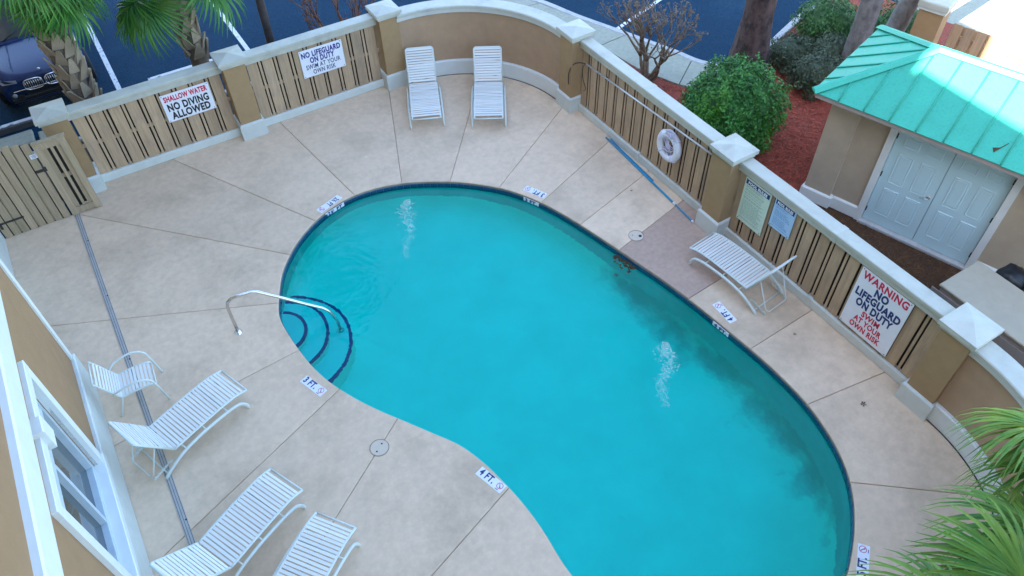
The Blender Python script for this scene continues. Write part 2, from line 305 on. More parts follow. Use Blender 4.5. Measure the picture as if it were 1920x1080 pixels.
POOL_PTS = [(0.90, 9.27), (1.18, 9.89), (1.44, 10.26), (1.78, 10.61), (2.22, 10.92), (2.69, 11.12), (3.17, 11.20), (3.65, 11.15), (4.14, 10.99), (4.60, 10.74), (5.03, 10.44),
    (5.39, 10.10), (5.71, 9.72), (5.96, 9.27), (6.16, 8.76), (6.33, 8.13), (6.47, 7.50), (6.59, 6.88), (6.73, 6.18), (6.83, 5.47), (6.89, 4.83), (6.94, 4.21), (6.95, 3.64), (6.92, 3.17), (6.83, 2.73),
    (6.70, 2.34), (6.53, 2.01), (6.31, 1.72), (6.03, 1.45), (5.74, 1.23), (5.40, 1.03), (4.9, 0.86), (4.3, 0.83), (3.7, 1.0), (3.2, 1.35), (2.82, 1.85), (2.58, 2.4), (2.49, 2.88),
    (2.48, 3.17), (2.50, 3.51), (2.50, 3.85), (2.47, 4.20), (2.42, 4.53), (2.34, 4.91), (2.19, 5.33), (1.95, 5.72), (1.71, 6.10), (1.48, 6.46), (1.26, 6.85), (1.06, 7.30), (0.93, 7.74), (0.86, 8.23), (0.83, 8.63), (0.83, 8.97)]
POOL = smooth_closed(POOL_PTS, 5)                       # clockwise
def arc(cx, cy, r, a0, a1, n): return [(cx + r * math.cos(R(a0 + (a1 - a0) * i / n)), cy + r * math.sin(R(a0 + (a1 - a0) * i / n))) for i in range(n + 1)]
OUTER = [(-2.09, -0.55), (-2.09, 9.36), (-2.82, 9.36), (-2.82, 13.62), (-1.36, 13.62), (-1.36, 14.38), (5.75, 14.38)] + arc(5.72, 11.63, 2.72, 88, 2, 18) + [(8.45, 2.0)] + arc(5.72, 1.96, 2.72, -2, -88, 18) + [(5.7, -0.76), (3.0, -0.76)]
JOINTS = [(0.91, 9.36, -2.5, 10.95), (1.53, 10.32, -1.51, 13.56), (2.26, 10.87, 0.6, 14.0), (3.15, 11.13, 2.78, 14.13), (4.09, 11.06, 5.23, 13.99), (4.92, 10.58, 6.21, 12.15), (5.65, 9.9, 7.81, 11.19), (6.04, 9.05, 8.18, 9.84),
    (6.3, 8.15, 8.13, 8.62), (6.58, 7.25, 7.7, 7.5), (6.95, 5.71, 7.59, 5.75), (7.03, 4.36, 8.23, 4.4), (6.99, 3.12, 8.25, 2.93), (6.5, 1.89, 7.55, 1.03), (2.46, 4.37, 0.96, 3.85), (1.59, 6.18, 0.21, 5.23), (1.03, 7.13, -1.42, 6.15), (0.73, 8.2, -0.17, 8.14)]
def lerp2(a, b, t): return (a[0] + (b[0] - a[0]) * t, a[1] + (b[1] - a[1]) * t)
def near_param(loop, p):
    best = (9e9, 0)
    for i in range(len(loop)):
        a = Vector(loop[i]); b = Vector(loop[(i + 1) % len(loop)]); d = b - a
        if d.length < 1e-9: continue
        t = max(0, min(1, (Vector(p) - a).dot(d) / d.length_squared)); e = (a + d * t - Vector(p)).length
        if e < best[0]: best = (e, i + t)
    return best[1]
def ray_param(loop, p, q):
    p = Vector(p); d = (Vector(q) - p).normalized(); best = (9e9, 0)
    for i in range(len(loop)):
        a = Vector(loop[i]); e = Vector(loop[(i + 1) % len(loop)]) - a; cr = d.x * e.y - d.y * e.x
        if abs(cr) < 1e-9: continue
        w = a - p; t = (w.x * e.y - w.y * e.x) / cr; s = (w.x * d.y - w.y * d.x) / cr
        if t > 0.2 and 0 <= s <= 1 and t < best[0]: best = (t, i + s)
    return best[1]
def at(loop, u): i = int(u) % len(loop); return lerp2(loop[i], loop[(i + 1) % len(loop)], u - int(u))
def span(loop, u0, u1):
    n = len(loop); out = [at(loop, u0)]
    if u1 < u0: u1 += n
    k = int(math.floor(u0)) + 1
    while k < u1: out.append(tuple(loop[k % n])); k += 1
    out.append(at(loop, u1 % n))
    res = [out[0]]
    for p in out[1:]:
        if (Vector(p) - Vector(res[-1])).length > 0.004: res.append(p)
    return res
deck = tag(bpy.data.objects.new('pool_deck', None), kind='structure'); col.objects.link(deck)
PJ = [(near_param(POOL, j[:2]), ray_param(OUTER, j[:2], j[2:])) for j in JOINTS]
bed = MB()
for i in range(len(PJ)):
    (p0, o0), (p1, o1) = PJ[i], PJ[(i + 1) % len(PJ)]
    poly = span(POOL, p0, p1) + span(OUTER, o0, o1)[::-1]
    if area(poly) < 0: poly = poly[::-1]
    MB().prism(inset(poly, 0.0032), -0.09, 0.0, 0.012).build('slab', 'deck_dark' if i == 9 else 'deck', deck)
    bed.prism(poly, -0.14, -0.022)
bed.build('joint_bed', 'joint', deck)

# ---- pool
pool = thing('swimming_pool', 'kidney shaped swimming pool filled with bright turquoise water', 'pool', (0, 0, 0))
pin = inset(POOL, 0.02); N = len(POOL); WZ = -0.115
def dz(p): return -(1.66 - 0.065 * p[1])
vs = []
for pl, fz in ((POOL, lambda p: -0.195), (POOL, lambda p: dz(p) + 0.42), (inset(POOL, 0.03), lambda p: dz(p) + 0.26), (inset(POOL, 0.10), lambda p: dz(p) + 0.13), (inset(POOL, 0.20), lambda p: dz(p) + 0.045), (inset(POOL, 0.34), lambda p: dz(p) + .008), (inset(POOL, 0.5), dz), (inset(POOL, 0.68), dz), (inset(POOL, 0.9), dz)):
    vs += [(p[0], p[1], fz(p)) for p in pl]
fs = [(k * N + i, k * N + (i + 1) % N, (k + 1) * N + (i + 1) % N, (k + 1) * N + i) for k in range(8) for i in range(N)]
MB().add(vs[:2 * N], fs[:N]).build('basin_wall', 'plaster_wall', pool)
fs = fs[N:]; fs.append(tuple(8 * N + i for i in range(N)))
bf = MB().add(vs, fs, True).build('basin_floor', 'blotch', pool)
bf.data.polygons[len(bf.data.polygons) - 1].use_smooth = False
blotch_attr = bf.data.attributes.new('blotch', 'FLOAT', 'POINT')  # blotch strength per vertex, fading from wall to floor
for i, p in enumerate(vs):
    q = POOL[i % N]; k = (1, .95, .9, .85, .7, .5, .3, .1, 0)[i // N]; w_ = max(0, min(1, (q[0] - 4.9) / 1.3)) * max(0, min(1, (8.2 - q[1]) / 1.5)) * max(0.15, min(1, (q[1] - 1.2) / 1.2)); blotch_attr.data[i].value = k * w_
# tile band: recessed backing with single tiles
vs = [(p[0], p[1], z) for z in (-0.05, -0.195) for p in inset(POOL, 0.002)]
MB().add(vs, [(i, (i + 1) % N, N + (i + 1) % N, N + i) for i in range(N)]).build('grout_band', 'tile_grout', pool)
L = [0.0]
for i in range(N): L.append(L[-1] + (Vector(POOL[(i + 1) % N]) - Vector(POOL[i])).length)
def along(s):
    s %= L[-1]
    for i in range(N):
        if L[i + 1] >= s: break
    a, b = Vector(POOL[i]), Vector(POOL[(i + 1) % N]); t = (s - L[i]) / max(1e-6, L[i + 1] - L[i]); d = (b - a).normalized(); return a + (b - a) * t, d
nt_ = 200; tl = L[-1] / nt_
tile_me = MB().box((0, 0, 0), (tl - 0.006, 0.012, 0.13), None, 0.003).mesh('tile', 'tile')
for k in range(nt_):
    p, d = along((k + .5) * tl); nrm = Vector((d.y, -d.x))      # clockwise loop: inside is to the right
    put('tile', tile_me, pool, (p.x + nrm.x * 0.006, p.y + nrm.y * 0.006, -0.124), (0, 0, math.atan2(d.y, d.x)))
# water sheet
MB().add([(p[0], p[1], WZ) for p in inset(POOL, 0.003)], [tuple(range(N))[::-1]]).build('water', 'water', pool)
# entry steps with dark tile edges
def inside(p):
    c = False
    for i in range(N):
        a, b = POOL[i], POOL[(i + 1) % N]
        if (a[1] > p[1]) != (b[1] > p[1]) and p[0] < (b[0] - a[0]) * (p[1] - a[1]) / (b[1] - a[1]) + a[0]: c = not c
    return c
for (cx, cy, r, zt) in ((0.72, 8.93, 0.47, -0.30), (0.72, 8.92, 0.81, -0.48), (0.71, 8.80, 1.14, -0.68)):
    st = MB().disc((cx, cy), r, zt, -1.4, 64).build('step', 'plaster', pool)
    e = MB(); n = 96
    for i in range(n):
        a0, a1 = 2 * math.pi * i / n, 2 * math.pi * (i + 1) / n; q = [(cx + rr * math.cos(a), cy + rr * math.sin(a)) for rr in (r + .004, r - .05) for a in (a0, a1)]
        if not all(inside(x) for x in q): continue
        e.add([(q[0][0], q[0][1], zt + .004), (q[1][0], q[1][1], zt + .004), (q[3][0], q[3][1], zt + .004), (q[2][0], q[2][1], zt + .004), (q[0][0], q[0][1], zt - .04), (q[1][0], q[1][1], zt - .04)], [(0, 1, 2, 3)[::-1], (0, 1, 5, 4)])
    e.build('edge_tile', 'lane', st)
# foam of the two return jets
def foam(x0, y0, x1, y1, n, seed, label):
    rd = random.Random(seed); b = MB(); d = Vector((x1 - x0, y1 - y0)); nn = Vector((-d.y, d.x)).normalized()
    for i in range(n):
        t = rd.random() ** 1.4; w = (0.04 + 0.16 * math.sin(min(1, t * 2.2) * 2.6)) * (1 - .35 * t); s = rd.gauss(0, 0.5) * w + 0.05 * math.sin(t * 9 + seed)
        c = Vector((x0, y0)) + d * t + nn * s; r = rd.uniform(0.006, 0.024) * (1.1 - .6 * t); m = rd.randint(5, 8); ph = rd.random() * 6
        b.add([(c.x + r * rd.uniform(.5, 1.2) * math.cos(ph + 6.283 * k / m), c.y + r * rd.uniform(.6, 1.5) * math.sin(ph + 6.283 * k / m), WZ + 0.004 + 0.0012 * (i % 9)) for k in range(m)], [tuple(range(m))])
    tag(b.build('foam', 'foam'), label, 'foam', kind='stuff')
foam(3.99, 10.62, 3.30, 9.2, 750, 3, 'white bubbles of a return jet by the far curved pool edge')
foam(5.97, 5.2, 5.12, 4.3, 700, 5, 'white bubbles of a return jet off the fence side of the pool')
# floating dead leaves and pebble by the coping
rd = random.Random(4); b = MB()
for i in range(85):
    t = rd.random(); c = Vector((6.47, 7.26)) + Vector((0.10, -0.46)) * t + Vector((-1, -0.22)) * abs(rd.gauss(0, .06)); a = rd.random() * 6.28; l = rd.uniform(.02, .05); w = l * .45
    ca, sa = math.cos(a), math.sin(a); b.add([(c.x + l * ca, c.y + l * sa, WZ + .006), (c.x - w * sa, c.y + w * ca, WZ + .012), (c.x - l * ca, c.y - l * sa, WZ + .006), (c.x + w * sa, c.y - w * ca, WZ + .016)], [(0, 1, 2, 3)])
tag(b.build('dead_leaves', 'leaf_brown'), 'clump of brown dead leaves floating against the pool edge', 'leaves', kind='stuff')
for (x, y, z, s, lb) in ((7.61, 2.69, 0, .7, 'crumpled dark leaf on the deck before the warning sign'), (7.73, 4.19, 0, .4, 'small dark leaf on the deck beside a slab joint'), (7.69, 8.39, 0, .4, 'small dark leaf on the deck below the life ring'), (6.18, 6.85, -0.107, .6, 'dark leaf floating alone on the water')):
    b = MB()
    for k in range(5):
        a = k * 1.3 + x; b.add([(x, y, z + .004), (x + .05 * s * math.cos(a - .3), y + .05 * s * math.sin(a - .3), z + .018 * s), (x + .075 * s * math.cos(a), y + .075 * s * math.sin(a), z + .006), (x + .045 * s * math.cos(a + .4), y + .045 * s * math.sin(a + .4), z + .005)], [(0, 1, 2, 3)])
    tag(b.build('fallen_leaf', 'leaf_brown'), lb, 'leaf', 'stray leaves')
# skimmer lids
for (x, y, a, lb) in ((1.19, 5.90, .6, 'round skimmer lid with two finger holes set in the open deck'), (7.0, 7.36, 2.4, 'round skimmer lid beside the darker deck slab, one dark slot')):
    t = thing('skimmer_lid', lb, 'lid', (x, y, 0), a, 'skimmer lids')
    MB().prism([(0.128 * math.cos(6.283 * i / 32), 0.128 * math.sin(6.283 * i / 32)) for i in range(32)], 0.001, 0.005, 0.002).build('plate', 'lid', t)
    MB().tube([(0.138 * math.cos(6.283 * i / 32), 0.138 * math.sin(6.283 * i / 32), 0.002) for i in range(32)], 0.0045, 6, closed=True).build('rim', 'joint', t)
    for s in (-1, 1): MB().disc((s * .07, 0), .013 if x < 5 else (.03 if s < 0 else .01), .0075, .0045, 12).build('finger_hole', 'black', t)
# trench drain
t = thing('trench_drain', 'long narrow slotted drain channel set in the deck along the hotel', 'drain', (-1.53, 9.7, 0.001))
MB().box((0, 0, .004), (.095, 7.75, .008), None, .003).build('channel', 'drain', t)
for s in (-.032, .0, .036): MB().box((s, 0, .0085), (.005, 7.72, .003)).build('slot', 'black', t)
for i in range(5): MB().disc((0.03, -3.4 + i * 1.6), .014, .012, .008, 10).build('screw', 'black', t)

# ---- hand rail of the entry steps
t = thing('hand_rail', 'bent stainless steel hand rail over the pool entry steps', 'hand rail', (0.15, 9.10, 0))
o = Vector((0.15, 9.10, 0))
path = [(0.15, 9.10, 0), (0.15, 9.08, 0.35), (0.155, 9.06, 0.66), (0.18, 9.055, 0.76), (0.25, 9.05, 0.815), (0.36, 9.04, 0.83), (0.56, 9.02, 0.825), (0.64, 9.0, 0.80), (0.9, 8.93, 0.585), (1.25, 8.82, 0.30), (1.50, 8.735, 0.115), (1.58, 8.69, 0.03), (1.62, 8.66, -0.07), (1.655, 8.64, -0.25), (1.66, 8.635, -0.67)]
MB().tube([Vector(p) - o for p in path], 0.026, 12).build('rail', 'steel', t)
for (x, y, z) in ((0.15, 9.10, 0.0), (1.66, 8.635, -0.676)):
    MB().lathe([(0.0, .045), (.032, .045), (.038, .03), (.065, .012), (.068, 0.001)], 20, Vector((x, y, z)) - o).build('flange', 'chrome', t)

# ================================================================== PILLARS, FENCES, CURVED WALLS
def pillar_proto(z=1.69):
    P = {}
    P['shaft'] = MB().box((0, 0, z / 2), (.44, .44, z), None, .006).mesh('shaft', 'stucco')
    P['plinth'] = MB().prism([(-.265, -.265), (.265, -.265), (.265, .265), (-.265, .265)], 0, .36, .03).mesh('plinth', 'white')
    c = MB(); c.prism([(-.25, -.25), (.25, -.25), (.25, .25), (-.25, .25)], z - .035, z + .03)
    c.prism([(-.285, -.285), (.285, -.285), (.285, .285), (-.285, .285)], z + .03, z + .10)
    c.add([(-.285, -.285, z + .1), (.285, -.285, z + .1), (.285, .285, z + .1), (-.285, .285, z + .1), (0, 0, z + .16)], [(0, 1, 4), (1, 2, 4), (2, 3, 4), (3, 0, 4)])
    P['cap'] = c.mesh('cap', 'white_cap')
    return P
PP = pillar_proto()
for (x, y, lb) in ((-1.14, 14.28, 'tan stucco pillar with white cap beside the wooden gate'), (2.175, 14.28, 'tan stucco pillar between the no diving and no lifeguard panels'), (5.50, 14.28, 'tan stucco pillar where the lifeguard panel meets the curved wall by the loungers'),
                   (8.37, 11.35, 'tan stucco pillar where the curved wall meets the life ring panel'), (8.37, 6.78, 'tan stucco pillar between the life ring and the pool rules signs'), (8.37, 2.285, 'tan stucco pillar beside the warning sign and the curved corner wall')):
    t = thing('stucco_pillar', lb, 'pillar', (x, y, 0), 0, 'pillars of the pool enclosure')
    for k in ('shaft', 'plinth', 'cap'): put(k, PP[k], t)

def fence(label, x0, y0, x1, y1, n, rails):
    """boards face the local -y side; runs along local x"""
    d = Vector((x1 - x0, y1 - y0)); Ln = d.length; t = thing('fence_panel', label, 'fence', (x0, y0, 0), math.atan2(d.y, d.x), 'wood fence panels round the pool')
    pit = Ln / n; wb = pit * (0.62 if rails else 0.675); ws = pit * 0.145
    big = MB().box((0, 0, .84), (wb, .013, 1.33), None, .003).mesh('board', 'wood'); sm = MB().box((0, 0, .84), (ws, .012, 1.33), None, .002).mesh('slat', 'wood')
    bk = MB().box((0, 0, .84), (pit * .97, .018, 1.33)).mesh('gap_backing', 'gap_shade')  # added backing, coloured as shade so the gaps read dark
    rd = random.Random(int(x0 * 10 + y0))
    for i in range(n):
        put('board', big, t, ((i + .5) * pit, rd.uniform(-.004, .004), rd.uniform(-.006, .006)), (0, rd.uniform(-.003, .003), 0))
    for i in range(1, n):
        put('slat', sm, t, (i * pit + rd.uniform(-.003, .003), .003, 0)); put('gap_backing', bk, t, (i * pit, .066 if rails else .095, 0))
    for z in (0.16, 0.86, 1.50): MB().box((Ln / 2, .094 if rails else .032, z), (Ln, .034, .07)).build('rail', 'wood', t)
    MB().box((Ln / 2, .045, .09), (Ln, .19, .18), None, .012).build('base_rail', 'white', t)
    c = MB(); c.box((Ln / 2, .05, 1.545), (Ln, .20, .11)); c.box((Ln / 2, .05, 1.635), (Ln, .26, .07), None, .01); c.build('cap_rail', 'white_cap', t)
    if rails:
        MB().box((Ln / 2, .045, .10), (.10, .215, .20), None, .01).build('base_joint', 'white', t)
        c = MB(); c.box((Ln / 2, .05, 1.545), (.10, .215, .116)); c.box((Ln / 2, .05, 1.637), (.10, .272, .078), None, .01); c.build('cap_joint', 'white_cap', t)
    return t
fence('slatted tan wood panel between the gate pillar and the no diving sign pillar', -0.92, 14.295, 1.955, 14.295, 9, False)
fence('slatted tan wood panel carrying the white and blue no lifeguard sign', 2.395, 14.295, 5.28, 14.295, 9, False)
fence('slatted tan wood panel carrying the life ring and rescue pole', 8.385, 11.13, 8.385, 7.0, 14, True)
fence('slatted tan wood panel carrying the pool rules and the warning sign', 8.385, 6.56, 8.385, 2.505, 14, True)

def curved_wall(label, cx, cy, a0, a1):
    t = thing('curved_wall', label, 'wall', (cx, cy, 0)); n = 40; pad = 1.2
    def band(r0, r1, z0, z1, name, m, bev=0.0):
        A = [R(a0 + (a1 - a0) * i / n) for i in range(n + 1)]; prof = [(r0, z0), (r0, z1 - bev), (r0 + bev, z1), (r1 - bev, z1), (r1, z1 - bev), (r1, z0)]
        vs = [(r * math.cos(a), r * math.sin(a), z) for a in A for r, z in prof]; k = len(prof)
        fs = [(i * k + j, i * k + (j + 1) % k, (i + 1) * k + (j + 1) % k, (i + 1) * k + j) for i in range(n) for j in range(k)]
        fs += [tuple(range(k)), tuple(n * k + j for j in range(k))[::-1]]
        b = MB(); b.add(vs, fs); return b.build(name, m, t)
    band(2.50, 2.68, 0, 1.50, 'wall', 'stucco_wall'); band(2.44, 2.72, 0, .36, 'plinth', 'white_clean', .02)
    band(2.455, 2.725, 1.50, 1.595, 'coping_moulding', 'white'); band(2.42, 2.76, 1.595, 1.665, 'coping', 'white_cap', .015)
    b = MB(); A = [R(a0 + (a1 - a0) * i / n) for i in range(n + 1)]
    vs = [(r * math.cos(a), r * math.sin(a), .004) for a in A for r in (2.418, 2.445)]
    b.add(vs, [(2 * i, 2 * i + 1, 2 * i + 3, 2 * i + 2) for i in range(n)]); b.build('expansion_joint', 'black', t)
curved_wall('curved tan stucco wall with white coping behind the two loungers', 5.74, 11.60, 91.5, -1.5)
curved_wall('curved tan stucco wall bending away beside the warning sign pillar', 5.74, 2.03, 1.5, -91.5)

# ================================================================== GATE
t = thing('gate', 'arched wooden gate with dark latch beside the framed slat panel', 'gate', (-2.78, 13.58, 0))
nb = 8; pit = 1.16 / nb
for i in range(nb):
    x = (i + .5) * pit; h = 1.66 + .12 * math.sin(math.pi * min(1, max(0, (i + .5) / nb)))
    MB().box((x, 0, .02 + h / 2), (pit - .022, .024, h), None, .004).build('board', 'wood_gate', t)
for i in range(1, nb): MB().box((i * pit, .03, .86), (pit * .5, .02, 1.66)).build('gap_backing', 'gap_shade' if i % 2 else 'wood_gate', t)  # every other backing has the gap shade in its colour
for z in (.3, .86, 1.45): MB().box((.58, .052, z), (1.14, .03, .09)).build('brace', 'wood_gate', t)
b = MB(); b.box((1.1, -.02, 1.13), (.16, .02, .05)); b.box((1.18, -.022, 1.15), (.06, .03, .10)); b.build('latch', 'dark_metal', t)
b = MB(); b.box((.24, -.018, .35), (.44, .012, .035)); b.box((.05, -.02, .34), (.04, .018, .2)); b.build('hinge', 'dark_metal', t)
s = MB().box((1.13, -.016, 1.44), (.12, .006, .085)).build('notice', 'sign', t)
for k in range(3): MB().box((1.13, -.0205, 1.465 - k * .024), (.09 - .012 * k, .002, .008)).build('text_line', 'ink_navy', s)
t = thing('fence_panel', 'narrow framed slat panel fixed between the gate and its stucco pillar', 'fence', (-1.60, 13.58, 0), 0, 'wood fence panels round the pool')
for (x, w) in ((.06, .11), (.48, .11)): MB().box((x, -.01, .83), (w, .05, 1.64), None, .005).build('stile', 'wood_gate', t)
for z in (.10, 1.58): MB().box((.27, -.008, z), (.31, .045, .13), None, .005).build('cross_rail', 'wood_gate', t)
for x in (.152, .27, .388): MB().box((x, .012, .84), (.085 if x != .27 else .05, .018, 1.36), None, .003).build('slat', 'wood_gate', t)
MB().box((.27, .05, .86), (.31, .03, .08)).build('mid_rail', 'wood_gate', t); MB().box((.27, .08, .84), (.3, .015, 1.36)).build('gap_backing', 'gap_shade', t)  # backing coloured as the shade between the slats
MB().box((.28, 0, 1.665), (.56, .09, .03), None, .005).build('top_board', 'wood_gate', t)

# ================================================================== HOTEL (stands on the left, throws the shade over the pool)
H = thing('hotel_building', 'tan stucco hotel wing with white plinth, band and window beside the pool', 'building', (-2.07, 0, 0))
def hb(name, x0, x1, y0, y1, z0, z1, m, bev=0.0, par=None): return MB().box(((x0 + x1) / 2, (y0 + y1) / 2, (z0 + z1) / 2), (x1 - x0, y1 - y0, z1 - z0), None, bev).build(name, m, par or H)
WY0, WY1, WZ0, WZ1 = 5.30, 7.12, 0.86, 2.78          # window opening
fx = -0.06                                            # stucco face (local x)
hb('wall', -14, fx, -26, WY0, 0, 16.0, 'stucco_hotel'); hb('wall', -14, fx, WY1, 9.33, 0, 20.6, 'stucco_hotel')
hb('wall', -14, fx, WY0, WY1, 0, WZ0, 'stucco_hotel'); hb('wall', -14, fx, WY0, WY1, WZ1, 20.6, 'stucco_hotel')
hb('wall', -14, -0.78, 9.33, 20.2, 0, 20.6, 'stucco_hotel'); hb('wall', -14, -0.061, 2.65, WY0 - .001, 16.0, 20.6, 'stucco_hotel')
hb('plinth', -.3, 0.0, -26, 9.36, 0, .74, 'white', .02); hb('plinth', -1.1, -0.72, 9.37, 13.56, 0, .74, 'white', .02)
hb('corner_trim', -.2, -0.035, 9.22, 9.352, .74, 20.0, 'white_clean', .01)
hb('band', -.3, 0.03, -26, 9.37, 3.22, 3.62, 'white_clean', .02); hb('band', -1.1, -0.70, 9.38, 20, 3.22, 3.62, 'white_clean', .02)
hb('eave', -14.5, 0.16, -26.3, 2.65, 16.0, 16.25, 'white'); hb('eave', -14.5, 0.16, 2.65, 20.4, 20.6, 20.9, 'white')
w = hb('window', -.22, -.19, WY0 + .02, WY1 - .02, WZ0 + .02, WZ1 - .02, 'glass')
hb('head_trim', -.1, 0.0, WY0 - .16, WY1 + .16, WZ1, WZ1 + .15, 'white_clean', .008, w); hb('jamb_trim', -.1, -.002, WY0 - .16, WY0, WZ0, WZ1, 'white_clean', .008, w); hb('jamb_trim', -.1, -.002, WY1, WY1 + .16, WZ0, WZ1, 'white_clean', .008, w)
hb('sill', -.2, 0.03, WY0 - .16, WY1 + .16, WZ0 - .135, WZ0 + .012, 'white_clean', .01, w); hb('keystone', -.1, 0.06, 6.10, 6.34, WZ1 - .10, WZ1 + .22, 'white_clean', .012, w)
for (y0, y1, z0, z1) in ((WY0, WY1, WZ1 - .07, WZ1), (WY0, WY1, WZ0, WZ0 + .09), (WY0, WY0 + .07, WZ0 + .09, WZ1 - .07), (WY1 - .07, WY1, WZ0 + .09, WZ1 - .07)): hb('sash_frame', -.2, -.11, y0, y1, z0, z1, 'gasket', .006, w)
hb('transom', -.2, -.115, WY0 + .07, WY1 - .07, 2.30, 2.39, 'gasket', .006, w); hb('mullion', -.2, -.12, 6.17, 6.24, WZ0 + .09, 2.30, 'gasket', .006, w); hb('mullion', -.2, -.121, 6.17, 6.24, 2.39, WZ1 - .07, 'gasket', .006, w)
for k, z in enumerate((5.2, 8.2, 11.2, 14.0)):
    for y in (-12, -8, -4, 0, 3.6 if z < 14 else -20, 7.4 if z < 15 else 7.4):
        hb('upper_window', -.07, -.045, y - .8, y + .8, z, z + 1.6 if z < 14 else z + 1.4, 'glass')

# ================================================================== SIGNS
def sign(name, label, cat, loc, rz, w, h, m, lines, extra=None, group='pool signs'):
    t = thing(name, label, cat, loc, rz, group)
    MB().box((0, 0, 0), (w, .012, h), None, .003).build('plate', m, t)
    for (txt, z, size, ink, width, bold) in lines:
        put('lettering', text_mesh(txt, size, ink, bold, width), t, (0, -.0085, z), (R(90), 0, 0))
    for sx in (-1, 1):
        for sz in (-1, 1):
            MB().lathe([(.0, .004), (.008, .003), (.009, 0)], 8).build('screw', 'dark_metal', t, (sx * (w / 2 - .03), -.006, sz * (h / 2 - .03)), (R(90), 0, 0))
    if extra: extra(t)
    return t
sign('sign', 'white sign reading SHALLOW WATER NO DIVING ALLOWED on the wood panel', 'sign', (1.165, 14.266, 1.10), 0, .94, .60, 'sign', [('SHALLOW WATER', .19, .155, 'ink_red', .84, .0065), ('NO DIVING', 0.0, .215, 'ink_black', .80, .009), ('ALLOWED', -.185, .215, 'ink_black', .76, .009)])
sign('sign', 'white sign with blue NO LIFEGUARD ON DUTY lettering on the wood panel', 'sign', (3.99, 14.266, 1.10), 0, .94, .62, 'sign', [('NO LIFEGUARD', .19, .165, 'ink_blue', .86, .0065), ('ON DUTY', .05, .17, 'ink_blue', .54, .0065), ('SWIM AT YOUR', -.09, .145, 'ink_navy', .76, .0015), ('OWN RISK', -.22, .145, 'ink_navy', .50, .0015)])
sign('sign', 'large white WARNING sign with pink and navy lettering by the last pillar', 'sign', (8.352, 3.48, .86), R(-90), .90, 1.21, 'sign', [('WARNING', .49, .20, 'ink_red', .80, .006), ('NO', .32, .20, 'ink_navy', .24, .009), ('LIFEGUARD', .145, .20, 'ink_navy', .80, .009), ('ON DUTY', -.03, .20, 'ink_navy', .66, .009), ('SWIM', -.19, .155, 'ink_red', .32, .005), ('AT YOUR', -.335, .155, 'ink_red', .50, .005), ('OWN RISK', -.48, .155, 'ink_red', .56, .005)])
def rules(m, w, h, n, seed):
    def f(t):
        hd = MB().box((0, -.0085, h / 2 - .075), (w - .05, .004, .085)).build('heading_band', 'ink_navy', t)
        put('lettering', text_mesh('POOL RULES', .075, 'sign', .003, w * .74), hd, (0, -.0125, h / 2 - .078), (R(90), 0, 0))
        rd = random.Random(seed); b = MB(); z = h / 2 - .15
        while z > -h / 2 + .05:
            x = -w / 2 + .05; end = w / 2 - .05 - rd.random() * .12
            while x < end:
                l = min(rd.uniform(.02, .06), end - x); b.box((x + l / 2, -.0075, z), (l, .003, .011)); x += l + .012
            z -= rd.choice((.026, .026, .026, .045))
        tag(b.build('text_lines', m, t), kind='stuff')
    return f
sign('sign', 'tall pale green POOL RULES board on the wood panel', 'sign', (8.352, 6.085, 1.01), R(-90), .575, .91, 'sign_yellow', [], rules('ink_soft', .575, .91, 24, 2))
sign('sign', 'smaller pale blue POOL RULES board beside the green one', 'sign', (8.352, 5.485, 1.21), R(-90), .44, .60, 'sign_blue', [], rules('ink_softb', .44, .60, 14, 5))

# ---- depth markers on deck and tile line
def no_dive(t, x, s=1.0):
    n = 22; MB().tube([(x + .045 * s * math.cos(6.283 * i / n), .012 + .045 * s * math.sin(6.283 * i / n), .005) for i in range(n)], .0042, 4, closed=True, flat=.4).build('ring', 'ink_red', t)
    b = MB(); b.box((x, .012, .0053), (.082 * s, .007, .002), Matrix.Rotation(R(-45), 3, 'Z')); b.build('slash', 'ink_red', t)
    b = MB(); b.tube([(x - .02, .035, .005), (x + .0, .012, .005), (x + .014, -.018, .005)], .005, 5, flat=.4); b.box((x - .01, -.055, .0045), (.05, .009, .002)); b.build('diver', 'ink_navy', t)
def marker(x, y, a, txt, label, w=.46):
    """a: direction of the letters' tops (towards the pool), degrees"""
    t = thing('depth_marker', label, 'marker', (x, y, .001), R(a - 90), 'depth markers on the deck')
    MB().prism([(-w / 2, -.075), (w / 2, -.075), (w / 2, .075), (-w / 2, .075)], 0, .004, .0015).build('plate', 'sign', t)
    put('lettering', text_mesh(txt, .15, 'ink_navy', .005, .25 if len(txt) < 6 else .30, .002), t, (-.075 if len(txt) < 6 else -.065, .006, .0055)); no_dive(t, w / 2 - .07)
marker(2.64, 11.14 + .08, -70, '2½ FT', 'white deck marker reading 2½ FT at the shallow end of the pool', .54)
marker(6.12, 9.37, 205, '3 FT.', 'white 3 FT. deck marker on the far curved coping towards the life ring')
marker(7.10, 5.14, 176, '4 FT.', 'white 4 FT. deck marker beside the lounger under the pool rules')
marker(0.79, 7.43, 20, '3 FT.', 'white 3 FT. deck marker beside the entry steps')
marker(2.29, 4.60, 17, '4 FT.', 'white 4 FT. deck marker on the near bulge of the coping')
marker(5.74, 1.06, 128, '5 FT.', 'white 5 FT. deck marker at the deep end under the palm')
def tile_marker(x, y, txt, label, w):
    u = near_param(POOL, (x, y)); p = Vector(at(POOL, u)); q = Vector(at(POOL, (u + .6) % N)); d = (q - p).normalized(); nrm = Vector((d.y, -d.x))
    t = thing('depth_tile', label, 'marker', (p.x + nrm.x * .018, p.y + nrm.y * .018, -.085), math.atan2(d.y, d.x), 'depth tiles on the waterline')
    MB().box((0, 0, 0), (w, .01, .10), None, .002).build('plate', 'sign', t)
    put('lettering', text_mesh(txt, .11, 'ink_navy', .005, w * .78, .002), t, (0, -.0065, 0), (R(90), 0, 0))
